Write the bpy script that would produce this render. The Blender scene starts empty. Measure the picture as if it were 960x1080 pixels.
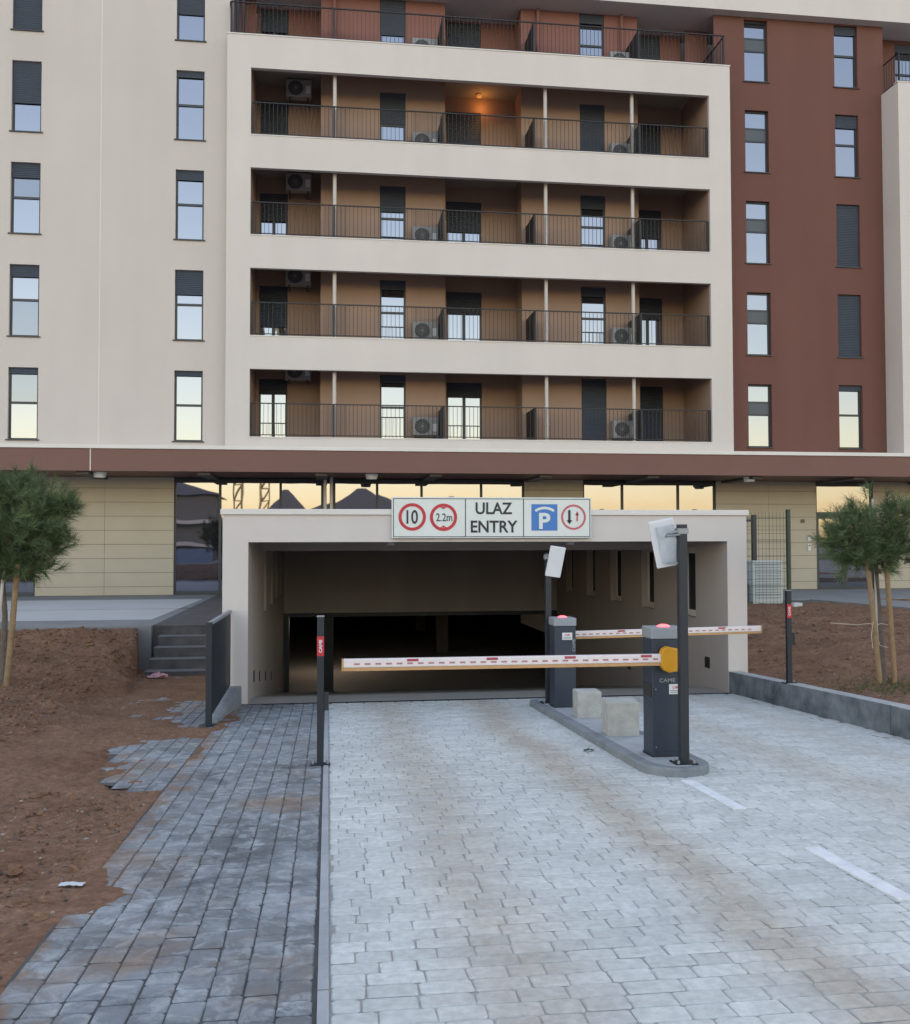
import bpy, math, random
import numpy as np
from mathutils import Vector, Matrix
R = math.radians
random.seed(7)
C = bpy.context.scene.collection
scene = bpy.context.scene

# ------------------------------------------------------------------ camera, sky, sun, exposure
cam_d = bpy.data.cameras.new("camera")
cam = bpy.data.objects.new("camera", cam_d); C.objects.link(cam)
cam_d.sensor_width = 36; cam_d.sensor_fit = 'AUTO'
cam_d.lens = 36 * 1010.6 / 1080
cam_d.clip_start = 0.05; cam_d.clip_end = 3000
cam.matrix_world = (Matrix.Translation((0, 0, 1.65)) @ Matrix.Rotation(-0.1316, 4, 'Z')
                    @ Matrix.Rotation(R(90) + 0.0312, 4, 'X') @ Matrix.Rotation(-0.0021, 4, 'Z'))
scene.camera = cam

SUN_EL, SUN_AZ = R(15), R(10)          # azimuth clockwise from +Y: low behind the building, the forecourt lies in its shade
world = bpy.data.worlds.new("World"); scene.world = world; world.use_nodes = True
nt = world.node_tree; bg = nt.nodes['Background']
sky = nt.nodes.new('ShaderNodeTexSky'); sky.sky_type = 'NISHITA'; sky.sun_disc = False
sky.sun_elevation = SUN_EL; sky.sun_rotation = SUN_AZ
sky.air_density = 1.25; sky.dust_density = 1; sky.ozone_density = 1; sky.altitude = 50
nt.links.new(sky.outputs[0], bg.inputs[0]); bg.inputs[1].default_value = 0.15
sun_d = bpy.data.lights.new("sun", 'SUN'); sun_d.energy = 0.5; sun_d.angle = R(10); sun_d.color = (1, .93, .85)
sun = bpy.data.objects.new("sun", sun_d); C.objects.link(sun)
sdir = Vector((math.sin(SUN_AZ) * math.cos(SUN_EL), math.cos(SUN_AZ) * math.cos(SUN_EL), math.sin(SUN_EL)))
sun.rotation_euler = sdir.to_track_quat('Z', 'Y').to_euler(); sun.location = (0, -20, 30)
scene.view_settings.view_transform = 'Standard'; scene.view_settings.look = 'None'
scene.view_settings.gamma = 1; scene.view_settings.exposure = 2.02
scene.view_settings.use_curve_mapping = False
scene.view_settings.use_white_balance = True; scene.view_settings.white_balance_temperature = 8050; scene.view_settings.white_balance_tint = 24   # the phone balanced for open shade
scene.cycles.max_bounces = 8; scene.cycles.diffuse_bounces = 4; scene.cycles.glossy_bounces = 4

# ------------------------------------------------------------------ mesh helpers
def wloc(o):
    v = Vector((0, 0, 0))
    while o: v = v + o.location; o = o.parent
    return v
class MB:
    def __init__(s): s.v = []; s.f = []; s.m = []; s.c = []
    def face(s, pts, m=0):
        n = len(s.v); s.v += [tuple(p) for p in pts]; s.f.append(tuple(range(n, n + len(pts)))); s.m.append(m)
    def box(s, x0, x1, y0, y1, z0, z1, m=0, rot=0, skip=''):
        P = [(x0,y0,z0),(x1,y0,z0),(x1,y1,z0),(x0,y1,z0),(x0,y0,z1),(x1,y0,z1),(x1,y1,z1),(x0,y1,z1)]
        if rot:
            cx, cy = (x0+x1)/2, (y0+y1)/2; c, q = math.cos(rot), math.sin(rot)
            P = [(cx+(x-cx)*c-(y-cy)*q, cy+(x-cx)*q+(y-cy)*c, z) for x, y, z in P]
        n = len(s.v); s.v += P
        for k, f in zip('dunbrl', [(3,2,1,0),(4,5,6,7),(0,1,5,4),(2,3,7,6),(1,2,6,5),(3,0,4,7)]):
            if k in skip: continue
            s.f.append(tuple(n+i for i in f)); s.m.append(m)
        return s
    def slab(s, P8, m=0):            # eight corners: bottom ring, top ring
        n = len(s.v); s.v += [tuple(p) for p in P8]
        for f in [(3,2,1,0),(4,5,6,7),(0,1,5,4),(2,3,7,6),(1,2,6,5),(3,0,4,7)]:
            s.f.append(tuple(n+i for i in f)); s.m.append(m)
        return s
    def tube(s, pts, r, n=10, m=0, cap=True):
        pts = [Vector(p) for p in pts]; rs = r if isinstance(r, (list, tuple)) else [r]*len(pts)
        base = len(s.v)
        for i, p in enumerate(pts):
            d = (pts[min(i+1, len(pts)-1)] - pts[max(i-1, 0)]).normalized()
            a = d.cross(Vector((0, 0, 1)));  a = d.cross(Vector((0, 1, 0))) if a.length < .05 else a
            a.normalize(); b = d.cross(a)
            for k in range(n):
                t = 2*math.pi*k/n; s.v.append(tuple(p + (a*math.cos(t) + b*math.sin(t))*rs[i]))
        for i in range(len(pts)-1):
            for k in range(n):
                a0 = base+i*n+k; a1 = base+i*n+(k+1) % n
                s.f.append((a0, a0+n, a1+n, a1)); s.m.append(m)
        if cap:
            s.f.append(tuple(base+k for k in range(n))); s.m.append(m)
            s.f.append(tuple(base+(len(pts)-1)*n+k for k in reversed(range(n)))); s.m.append(m)
        return s
    def prism(s, poly, z0, z1, m=0):  # polygon in XY, ccw
        n = len(s.v); k = len(poly)
        z0s = z0 if callable(z0) else (lambda x, y: z0); z1s = z1 if callable(z1) else (lambda x, y: z1)
        s.v += [(x, y, z0s(x, y)) for x, y in poly] + [(x, y, z1s(x, y)) for x, y in poly]
        s.f.append(tuple(n+i for i in reversed(range(k)))); s.m.append(m)
        s.f.append(tuple(n+k+i for i in range(k))); s.m.append(m)
        for i in range(k):
            j = (i+1) % k; s.f.append((n+i, n+j, n+k+j, n+k+i)); s.m.append(m)
        return s
    def build(s, name, mats, parent=None, bevel=0, smooth=False, seg=2):
        if not isinstance(mats, (list, tuple)): mats = [mats]
        if parent is not None: off = wloc(parent); loc = Vector((0, 0, 0))
        else:
            a = np.array(s.v); mn = a.min(0); mx = a.max(0)
            off = Vector(((mn[0]+mx[0])/2, (mn[1]+mx[1])/2, mn[2])); loc = off.copy()
        me = bpy.data.meshes.new(name)
        me.from_pydata([(x-off.x, y-off.y, z-off.z) for x, y, z in s.v], [], s.f)
        for m in mats: me.materials.append(m)
        if len(mats) > 1: me.polygons.foreach_set('material_index', s.m)
        if smooth: me.shade_smooth()
        me.update()
        o = bpy.data.objects.new(name, me); C.objects.link(o); o.location = loc
        if parent is not None: o.parent = parent
        if bevel:
            b = o.modifiers.new('bevel', 'BEVEL'); b.width = bevel; b.segments = seg; b.limit_method = 'ANGLE'; b.angle_limit = R(40)
        return o
def tag(o, label=None, cat=None, group=None, kind=None):
    if label: o['label'] = label
    if cat: o['category'] = cat
    if group: o['group'] = group
    if kind: o['kind'] = kind
    return o
def thing(name, loc, label, cat, group=None):
    o = bpy.data.objects.new(name, None); C.objects.link(o); o.location = loc; o.empty_display_size = .2
    return tag(o, label, cat, group)
def text(name, s, h, x, y, z, m, parent, width=None, roll=0, bold=0.0, rz=0, align='CENTER'):
    """lettering facing -Y; h = cap height, centred at x, z"""
    cu = bpy.data.curves.new(name, 'FONT'); cu.body = s; cu.size = 1; cu.extrude = .0; cu.offset = bold; cu.resolution_u = 4
    tmp = bpy.data.objects.new(name, cu); C.objects.link(tmp); bpy.context.view_layer.update()
    dg = bpy.context.evaluated_depsgraph_get(); me = bpy.data.meshes.new_from_object(tmp.evaluated_get(dg))
    bpy.data.objects.remove(tmp); bpy.data.curves.remove(cu)
    a = np.array([v.co[:] for v in me.vertices]); mn = a.min(0); mx = a.max(0)
    sz = h / (mx[1]-mn[1]); sx = sz if not width else width / (mx[0]-mn[0])
    cx, cy = (mn[0]+mx[0])/2, (mn[1]+mx[1])/2
    off = wloc(parent); c, q = math.cos(roll), math.sin(roll); c2, q2 = math.cos(rz), math.sin(rz)
    for v in me.vertices:
        px, pz = (v.co.x-cx)*sx, (v.co.y-cy)*sz
        px, pz = px*c-pz*q, px*q+pz*c
        v.co = (x + px*c2 - off.x, y + px*q2 - off.y, z + pz - off.z)
    me.materials.clear(); me.materials.append(m); me.name = name
    o = bpy.data.objects.new(name, me); C.objects.link(o); o.parent = parent
    return o

# value noise in numpy
_rs = np.random.RandomState(3); _T = _rs.rand(256, 256)
def vnoise(x, y):
    xi = np.floor(x).astype(int); yi = np.floor(y).astype(int); fx = x-xi; fy = y-yi
    fx = fx*fx*(3-2*fx); fy = fy*fy*(3-2*fy)
    g = lambda i, j: _T[i % 256, j % 256]
    return (g(xi,yi)*(1-fx)*(1-fy) + g(xi+1,yi)*fx*(1-fy) + g(xi,yi+1)*(1-fx)*fy + g(xi+1,yi+1)*fx*fy) - .5
def fbm(x, y, o=5, gain=.5):
    s = 0; a = 1
    for i in range(o): s = s + a*vnoise(x*2**i + 13.7*i, y*2**i + 7.3*i); a *= gain
    return s
def sstep(a, b, x):
    t = np.clip((x-a)/(b-a), 0, 1); return t*t*(3-2*t)

# ------------------------------------------------------------------ materials
def mat(name, col, rough=.6, metal=0, var=.08, scale=3, bump=0, bscale=40, emit=None, estr=1, spec=.5, col2=None, dirt=None, coat=0):
    """procedural: base colour varied by two noises; optional second colour patches; optional fine bump"""
    m = bpy.data.materials.new(name); m.use_nodes = True; n = m.node_tree.nodes; L = m.node_tree.links
    b = n['Principled BSDF']; b.inputs['Roughness'].default_value = rough; b.inputs['Metallic'].default_value = metal
    b.inputs['Specular IOR Level'].default_value = spec; b.inputs['Coat Weight'].default_value = coat
    tc = n.new('ShaderNodeTexCoord')
    nz = n.new('ShaderNodeTexNoise'); nz.inputs['Scale'].default_value = scale; nz.inputs['Detail'].default_value = 6
    nz.inputs['Roughness'].default_value = .65
    L.new(tc.outputs['Object'], nz.inputs['Vector'])
    rp = n.new('ShaderNodeValToRGB'); rp.color_ramp.elements[0].position = .3; rp.color_ramp.elements[1].position = .7
    c2 = col2 if col2 else tuple(min(1, c*(1+var)) for c in col)
    c1 = col if col2 else tuple(c*(1-var) for c in col)
    rp.color_ramp.elements[0].color = (*c1, 1); rp.color_ramp.elements[1].color = (*c2, 1)
    L.new(nz.outputs['Fac'], rp.inputs[0]); L.new(rp.outputs[0], b.inputs['Base Color'])
    if bump:
        nb = n.new('ShaderNodeTexNoise'); nb.inputs['Scale'].default_value = bscale; nb.inputs['Detail'].default_value = 4
        L.new(tc.outputs['Object'], nb.inputs['Vector'])
        bp = n.new('ShaderNodeBump'); bp.inputs['Strength'].default_value = bump; bp.inputs['Distance'].default_value = .01
        L.new(nb.outputs['Fac'], bp.inputs['Height']); L.new(bp.outputs[0], b.inputs['Normal'])
    if emit:
        b.inputs['Emission Color'].default_value = (*emit, 1); b.inputs['Emission Strength'].default_value = estr
    return m
def plaster(name, col, grime=.12):
    """rendered wall: broad blotches, faint vertical rain streaks and fine grain"""
    m = mat(name, col, .85, var=.03, scale=.35, bump=.25, bscale=120, spec=.2)
    n = m.node_tree.nodes; L = m.node_tree.links; b = n['Principled BSDF']
    tc = n.new('ShaderNodeTexCoord'); mp = n.new('ShaderNodeMapping'); mp.inputs['Scale'].default_value = (.9, .9, .10)
    st = n.new('ShaderNodeTexNoise'); st.inputs['Scale'].default_value = 1.6; st.inputs['Detail'].default_value = 5
    L.new(tc.outputs['Object'], mp.inputs[0]); L.new(mp.outputs[0], st.inputs['Vector'])
    r2 = n.new('ShaderNodeMapRange'); r2.inputs[1].default_value = .35; r2.inputs[2].default_value = .75
    r2.inputs[3].default_value = 1.0; r2.inputs[4].default_value = 1-grime
    L.new(st.outputs['Fac'], r2.inputs[0])
    mx = n.new('ShaderNodeMix'); mx.data_type = 'RGBA'; mx.blend_type = 'MULTIPLY'; mx.inputs[0].default_value = 1
    src = b.inputs['Base Color'].links[0].from_socket
    L.new(src, mx.inputs[6]); L.new(r2.outputs[0], mx.inputs[7]); L.new(mx.outputs[2], b.inputs['Base Color'])
    return m
def glass(name, refl, tint=(.012, .016, .022), col=(.82, .87, 1)):
    m = bpy.data.materials.new(name); m.use_nodes = True; n = m.node_tree.nodes; L = m.node_tree.links
    n.remove(n['Principled BSDF'])
    d = n.new('ShaderNodeBsdfDiffuse'); d.inputs[0].default_value = (*tint, 1)
    g = n.new('ShaderNodeBsdfGlossy'); g.inputs[0].default_value = (*col, 1); g.inputs[1].default_value = .015
    tc = n.new('ShaderNodeTexCoord'); nz = n.new('ShaderNodeTexNoise'); nz.inputs['Scale'].default_value = .9; nz.inputs['Detail'].default_value = 1
    bp = n.new('ShaderNodeBump'); bp.inputs['Strength'].default_value = .12; bp.inputs['Distance'].default_value = .02
    L.new(tc.outputs['Object'], nz.inputs['Vector']); L.new(nz.outputs['Fac'], bp.inputs['Height']); L.new(bp.outputs[0], g.inputs['Normal'])
    mx = n.new('ShaderNodeMixShader'); mx.inputs[0].default_value = refl
    L.new(d.outputs[0], mx.inputs[1]); L.new(g.outputs[0], mx.inputs[2]); L.new(mx.outputs[0], n['Material Output'].inputs[0])
    return m

M = {}
M['cream'] = plaster('cream_plaster', (.53, .478, .455), .05)
M['white_render'] = plaster('pale_plaster', (.58, .530, .510), .05)
M['brown'] = plaster('brown_plaster', (.160, .073, .060), .10)
M['tan'] = plaster('tan_plaster', (.335, .225, .180), .08)
M['tan_red'] = plaster('terrace_plaster', (.24, .11, .095), .08)
M['fascia'] = mat('fascia_panel', (.145, .060, .048), .55, var=.05, scale=.6)
M['cap'] = mat('coping_metal', (.60, .57, .55), .5, var=.05, scale=1)
M['slab'] = mat('slab_concrete', (.30, .27, .25), .85, var=.08, scale=1.2)
M['soffit'] = mat('soffit_panel', (.10, .085, .08), .7, var=.1, scale=.8)
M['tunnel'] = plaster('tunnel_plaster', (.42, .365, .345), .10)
M['anthracite'] = mat('anthracite_frame', (.022, .027, .036), .45, var=.08, scale=4)
M['shutter'] = mat('roller_shutter', (.040, .052, .074), .5, var=.08, scale=3)
M['panel_grey'] = mat('opaque_panel', (.06, .075, .09), .5, var=.08, scale=2)
M['glass'] = glass('window_glass', .25)
M['glass_dim'] = glass('curtained_glass', .17, (.04, .06, .085))
M['glass_shop'] = glass('shop_glass', .25, (.014, .016, .018), (.76, .80, 1.0))
M['slit_glass'] = glass('slit_glass', .06)
M['glass_door'] = glass('door_glass', .25)
M['rail'] = mat('railing_metal', (.014, .014, .018), .6, var=.1, scale=5)
M['pipe'] = mat('downpipe_paint', (.48, .44, .42), .5, var=.06, scale=4)
M['dark'] = mat('dark_metal', (.011, .016, .023), .5, var=.1, scale=6)
M['screen'] = mat('navy_metal_panel', (.009, .016, .025), .5, var=.1, scale=2)
M['cab'] = mat('cabinet_paint', (.019, .030, .049), .42, var=.08, scale=5, bump=.1, bscale=400)
M['cabcap'] = mat('grey_cap', (.24, .26, .29), .5, var=.05, scale=5)
M['white'] = mat('white_paint', (.62, .63, .66), .45, var=.04, scale=4)
M['ac'] = mat('ac_casing', (.27, .27, .275), .5, var=.06, scale=5)
M['acdark'] = mat('ac_grille', (.05, .05, .055), .6, var=.1, scale=10)
M['yellow'] = mat('yellow_plastic', (.62, .27, .012), .45, var=.06, scale=8)
M['signwhite'] = mat('sign_white', (.60, .63, .62), .4, var=.04, scale=3)
M['signframe'] = mat('sign_frame', (.25, .26, .27), .4, var=.04, scale=3)
M['black'] = mat('black_lettering', (.015, .016, .02), .5, var=.05, scale=8)
M['red'] = mat('red_film', (.50, .02, .035), .5, var=.08, scale=8)
M['redfade'] = mat('pale_red_film', (.52, .10, .12), .5, var=.08, scale=8)
M['blue'] = mat('blue_film', (.02, .16, .45), .5, var=.06, scale=8)
M['pinkred'] = mat('boom_red_marks', (.42, .05, .07), .5, var=.15, scale=30)
M['dash'] = mat('boom_dash', (.42, .18, .20), .5, var=.15, scale=30)
M['boomwhite'] = mat('boom_enamel', (.70, .62, .62), .4, var=.04, scale=6)
M['boomedge'] = mat('boom_rubber_edge', (.50, .27, .12), .5, var=.08, scale=10)
M['redlamp'] = mat('lit_red_lamp', (.6, .1, .1), .4, emit=(1, .12, .16), estr=.7)
M['lamp'] = mat('lit_lamp', (.8, .8, .8), .4, emit=(1, .95, .85), estr=3)
M['warmlamp'] = mat('warm_lamp', (.15, .1, .08), .4, emit=(1, .38, .08), estr=.12)
M['concrete'] = mat('cube_concrete', (.31, .31, .295), .9, scale=7, bump=.8, bscale=60, col2=(.45, .445, .42))
M['kerb'] = mat('kerb_concrete', (.15, .165, .18), .85, scale=5, bump=.5, bscale=60, col2=(.24, .26, .28))
M['island_top'] = mat('island_paving', (.26, .28, .30), .85, scale=3, bump=.4, bscale=60, col2=(.36, .38, .40))
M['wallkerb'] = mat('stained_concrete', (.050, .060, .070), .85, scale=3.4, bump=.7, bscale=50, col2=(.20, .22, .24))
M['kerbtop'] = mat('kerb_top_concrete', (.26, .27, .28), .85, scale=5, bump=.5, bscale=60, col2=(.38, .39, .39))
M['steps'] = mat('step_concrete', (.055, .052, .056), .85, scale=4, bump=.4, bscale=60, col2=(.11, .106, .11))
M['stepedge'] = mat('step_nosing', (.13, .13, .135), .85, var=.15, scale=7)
M['plaza'] = mat('plaza_paving', (.17, .18, .185), .8, scale=.8, bump=.3, bscale=30, col2=(.24, .25, .255))
M['palestone'] = mat('pale_stone', (.46, .475, .48), .7, var=.06, scale=.7)
M['board'] = mat('beige_board', (.40, .345, .27), .6, var=.05, scale=.9)
M['boardgap'] = mat('board_gap', (.03, .026, .02), .8)
M['wood'] = mat('stake_wood', (.19, .115, .06), .8, scale=9, col2=(.32, .21, .12), bump=.4, bscale=60)
M['bark'] = mat('pine_bark', (.10, .085, .07), .9, scale=20, col2=(.17, .14, .12), bump=.8, bscale=70)
M['string'] = mat('tie_string', (.45, .40, .32), .8)
M['greenmetal'] = mat('green_fence_metal', (.014, .035, .024), .5, var=.1, scale=8)
M['asphalt'] = mat('asphalt', (.05, .05, .052), .9, var=.15, scale=4)
M['mortar'] = mat('joint_sand', (.27, .265, .25), .95, scale=3, bump=.4, bscale=120, col2=(.40, .39, .37))
M['mortar_dark'] = mat('walk_joint', (.045, .048, .052), .95, scale=3, col2=(.09, .09, .09))
M['paper'] = mat('waste_paper', (.50, .53, .56), .7, var=.06, scale=9)
M['pink'] = mat('printed_pink_film', (.5, .42, .44), .5, scale=28, col2=(.42, .05, .12))
M['floor'] = mat('garage_floor', (.30, .285, .26), .7, var=.10, scale=1.5)
M['garagewall'] = mat('garage_wall', (.10, .09, .08), .8, var=.1, scale=1)
M['hill'] = mat('far_grey', (.10, .11, .13), .9)
M['housewall'] = mat('house_wall', (.13, .14, .14), .9)
M['houseband'] = mat('house_band', (.5, .5, .52), .8)
M['roof'] = mat('house_roof', (.12, .13, .14), .8)  # grey lightened: haze over the mirrored roofs is put into this colour
M['crane'] = mat('crane_steel', (.28, .2, .09), .6)
M['greybox'] = mat('grey_green_box', (.10, .14, .14), .6)
M['bluewall'] = mat('blue_hoarding', (.10, .17, .30), .7)

def add_attr_colour(m, attr='tone', amt=.25, dist=None):
    """multiply base colour by the per-stone value stored on the mesh"""
    n = m.node_tree.nodes; L = m.node_tree.links; b = n['Principled BSDF']
    at = n.new('ShaderNodeAttribute'); at.attribute_name = attr
    mr = n.new('ShaderNodeMapRange'); mr.inputs[3].default_value = 1-amt; mr.inputs[4].default_value = 1+amt
    L.new(at.outputs['Fac'], mr.inputs[0])
    mx = n.new('ShaderNodeMix'); mx.data_type = 'RGBA'; mx.blend_type = 'MULTIPLY'; mx.inputs[0].default_value = 1
    src = b.inputs['Base Color'].links[0].from_socket
    L.new(src, mx.inputs[6]); L.new(mr.outputs[0], mx.inputs[7]); L.new(mx.outputs[2], b.inputs['Base Color'])

# road stones: pale concrete with tan wheel tracks that follow the two lanes
def road_material():
    m = mat('road_stone', (.47, .485, .475), .8, scale=1.1, bump=.65, bscale=60, col2=(.57, .58, .56), spec=.35)
    n = m.node_tree.nodes; L = m.node_tree.links; b = n['Principled BSDF']
    g = n.new('ShaderNodeNewGeometry'); sp = n.new('ShaderNodeSeparateXYZ'); L.new(g.outputs['Position'], sp.inputs[0])
    wn = n.new('ShaderNodeTexNoise'); wn.inputs['Scale'].default_value = .5; wn.inputs['Detail'].default_value = 4
    L.new(g.outputs['Position'], wn.inputs['Vector'])
    def math_(op, a, c=None):
        k = n.new('ShaderNodeMath'); k.operation = op
        for i, q in enumerate((a, c)):
            if q is None: continue
            if isinstance(q, (int, float)): k.inputs[i].default_value = q
            else: L.new(q, k.inputs[i])
        return k.outputs[0]
    wob = math_('MULTIPLY', math_('SUBTRACT', wn.outputs['Fac'], .5), .5)
    x = math_('ADD', sp.outputs['X'], wob)
    tot = None
    for cx, w, a in ((.80, .28, .95), (2.08, .25, 1.25), (4.25, .3, .7), (5.3, .25, .5)):
        d = math_('DIVIDE', math_('SUBTRACT', x, cx), w)
        e = math_('MULTIPLY', math_('POWER', 2.718, math_('MULTIPLY', math_('MULTIPLY', d, d), -1)), a)
        tot = e if tot is None else math_('ADD', tot, e)
    pn = n.new('ShaderNodeTexNoise'); pn.inputs['Scale'].default_value = 5; pn.inputs['Detail'].default_value = 6; pn.inputs['Roughness'].default_value = .7
    L.new(g.outputs['Position'], pn.inputs['Vector'])
    fac = math_('MULTIPLY', tot, math_('MULTIPLY', pn.outputs['Fac'], 1.35))
    fac = math_('MINIMUM', fac, .8)
    mx = n.new('ShaderNodeMix'); mx.data_type = 'RGBA'
    src = b.inputs['Base Color'].links[0].from_socket
    L.new(fac, mx.inputs[0]); L.new(src, mx.inputs[6]); mx.inputs[7].default_value = (.42, .365, .305, 1); L.new(mx.outputs[2], b.inputs['Base Color'])
    # small dark scuffs
    sn = n.new('ShaderNodeTexNoise'); sn.inputs['Scale'].default_value = 22; sn.inputs['Detail'].default_value = 5
    L.new(g.outputs['Position'], sn.inputs['Vector'])
    mr = n.new('ShaderNodeMapRange'); mr.inputs[1].default_value = .3; mr.inputs[2].default_value = .7; mr.inputs[3].default_value = .86; mr.inputs[4].default_value = 1.1
    L.new(sn.outputs['Fac'], mr.inputs[0])
    m2 = n.new('ShaderNodeMix'); m2.data_type = 'RGBA'; m2.blend_type = 'MULTIPLY'; m2.inputs[0].default_value = 1
    L.new(mx.outputs[2], m2.inputs[6]); L.new(mr.outputs[0], m2.inputs[7]); L.new(m2.outputs[2], b.inputs['Base Color'])
    add_attr_colour(m, amt=.085)
    return m
def walk_material(edge=True):
    """stamped slate-grey concrete with worn pale patches and reddish soil washed over it"""
    m = mat('walk_stone', (.115, .123, .132), .8, scale=1.6, bump=.9, bscale=30, col2=(.19, .20, .21), spec=.4)
    n = m.node_tree.nodes; L = m.node_tree.links; b = n['Principled BSDF']
    g = n.new('ShaderNodeNewGeometry')
    def layer(sc, lo, hi, col, amt, dist=0, stretch=(1, 1, 1)):
        mp = n.new('ShaderNodeMapping'); mp.inputs['Scale'].default_value = stretch; L.new(g.outputs['Position'], mp.inputs[0])
        a = n.new('ShaderNodeTexNoise'); a.inputs['Scale'].default_value = sc; a.inputs['Detail'].default_value = 8; a.inputs['Roughness'].default_value = .68
        a.inputs['Distortion'].default_value = dist
        L.new(mp.outputs[0], a.inputs['Vector'])
        r = n.new('ShaderNodeMapRange'); r.inputs[1].default_value = lo; r.inputs[2].default_value = hi; r.inputs[3].default_value = 0; r.inputs[4].default_value = amt
        L.new(a.outputs['Fac'], r.inputs[0])
        mx = n.new('ShaderNodeMix'); mx.data_type = 'RGBA'
        src = b.inputs['Base Color'].links[0].from_socket
        L.new(r.outputs[0], mx.inputs[0]); L.new(src, mx.inputs[6]); mx.inputs[7].default_value = (*col, 1)
        L.new(mx.outputs[2], b.inputs['Base Color']); return r
    layer(1.3, .45, .62, (.235, .26, .285), .75, .6)
    layer(7, .47, .66, (.36, .39, .41), .8, .9)
    layer(2.2, .55, .70, (.045, .052, .062), .75, .5)
    layer(.9, .53, .66, (.26, .165, .105), .62, .3)
    if not edge:
        add_attr_colour(m, amt=.10); return m
    # soil trodden in along the edge next to the bank
    sp = n.new('ShaderNodeSeparateXYZ'); L.new(g.outputs['Position'], sp.inputs[0])
    en = n.new('ShaderNodeTexNoise'); en.inputs['Scale'].default_value = 3.2; en.inputs['Detail'].default_value = 7; en.inputs['Roughness'].default_value = .7
    L.new(g.outputs['Position'], en.inputs['Vector'])
    ad = n.new('ShaderNodeMath'); ad.operation = 'MULTIPLY_ADD'; L.new(en.outputs['Fac'], ad.inputs[0]); ad.inputs[1].default_value = 1.5; L.new(sp.outputs['X'], ad.inputs[2])
    er = n.new('ShaderNodeMapRange'); er.inputs[1].default_value = -.62; er.inputs[2].default_value = -.40; er.inputs[3].default_value = .8; er.inputs[4].default_value = 0
    L.new(ad.outputs[0], er.inputs[0])
    mx = n.new('ShaderNodeMix'); mx.data_type = 'RGBA'; src = b.inputs['Base Color'].links[0].from_socket
    L.new(er.outputs[0], mx.inputs[0]); L.new(src, mx.inputs[6]); mx.inputs[7].default_value = (.20, .115, .07, 1); L.new(mx.outputs[2], b.inputs['Base Color'])
    add_attr_colour(m, amt=.10)
    return m
def dirt_material():
    m = mat('red_soil', (.160, .080, .050), .95, scale=1.3, bump=1.0, bscale=45, col2=(.25, .140, .092), spec=.15)
    n = m.node_tree.nodes; L = m.node_tree.links; b = n['Principled BSDF']
    tc = n.new('ShaderNodeNewGeometry')
    a = n.new('ShaderNodeTexNoise'); a.inputs['Scale'].default_value = 14; a.inputs['Detail'].default_value = 8; a.inputs['Roughness'].default_value = .75
    L.new(tc.outputs['Position'], a.inputs['Vector'])
    r = n.new('ShaderNodeMapRange'); r.inputs[1].default_value = .3; r.inputs[2].default_value = .72; r.inputs[3].default_value = .55; r.inputs[4].default_value = 1.45
    L.new(a.outputs['Fac'], r.inputs[0])
    mx = n.new('ShaderNodeMix'); mx.data_type = 'RGBA'; mx.blend_type = 'MULTIPLY'; mx.inputs[0].default_value = 1
    src = b.inputs['Base Color'].links[0].from_socket
    L.new(src, mx.inputs[6]); L.new(r.outputs[0], mx.inputs[7]); L.new(mx.outputs[2], b.inputs['Base Color'])
    v = n.new('ShaderNodeTexVoronoi'); v.inputs['Scale'].default_value = 30
    L.new(tc.outputs['Position'], v.inputs['Vector'])
    bp = n.new('ShaderNodeBump'); bp.inputs['Strength'].default_value = .7; bp.inputs['Distance'].default_value = .02; bp.invert = True
    L.new(v.outputs['Distance'], bp.inputs['Height'])
    old = b.inputs['Normal'].links[0].from_socket; L.new(old, bp.inputs['Normal']); L.new(bp.outputs[0], b.inputs['Normal'])
    return m
M['road'] = road_material(); M['walk'] = walk_material(); M['walk_side'] = walk_material(False); M['dirt'] = dirt_material()
M['pebble'] = mat('pebbles', (.20, .15, .12), .9); add_attr_colour(M['pebble'], amt=.75)
M['needles'] = mat('pine_needles', (.055, .090, .042), .6, scale=2.2, col2=(.12, .17, .080), spec=.3); add_attr_colour(M['needles'], amt=.5)
M['weed'] = mat('weeds', (.04, .06, .015), .8, scale=9, col2=(.09, .10, .03))

# ------------------------------------------------------------------ ground levels
def P(y):                              # driveway: level street, falling 4.5 % from the camera, steeper inside the tunnel
    y = np.asarray(y, float); return np.where(y < 0, 0.0, -.045*y)
def Pf(y): return float(P(y))
TX0, TX1 = -1.118, 5.967               # clear opening of the tunnel
YP, YB = 13.8, 24.7                    # tunnel mouth, garage door
def struct(mb, name, m, **k): return tag(mb.build(name, m, **k), kind='structure')

# far ground sheet with a hole for everything built near by
g = MB()
for x0, x1, y0, y1 in ((-900,-26,-900,900),(26,900,-900,900),(-26,26,-900,-10),(-26,26,60,900)):
    g.box(x0, x1, y0, y1, -.2, -.05, skip='dnbrl')
struct(g, 'ground', M['plaza'])
# street behind the camera
struct(MB().box(-26, 26, -10, -4.0, -.12, -.002, skip='dnbrl'), 'street', M['asphalt'])
struct(MB().box(-3.459, -1.474, 19.85, 31.2, -1.1, -.001), 'landing', M['steps'])
# building platform (plaza) left and right of the tunnel box, and behind
g = MB(); g.box(-26, -3.46, 19.62, 31.2, -1.1, 0.0); g.box(6.273, 26, 25.9, 31.2, -.3, 0.0)
struct(g, 'plaza', M['plaza'])
g = MB(); g.prism([(-26, 21.3), (-3.75, 21.3), (-3.62, 28.7), (-26, 28.7)], -.02, .004)
struct(g, 'pale_stone_strip', M['palestone'])
g = MB(); g.box(-26, -3.7, 24.6, 24.63, 0, .0065, skip='d')
struct(g, 'strip_joint', M['mortar_dark'])

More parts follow.
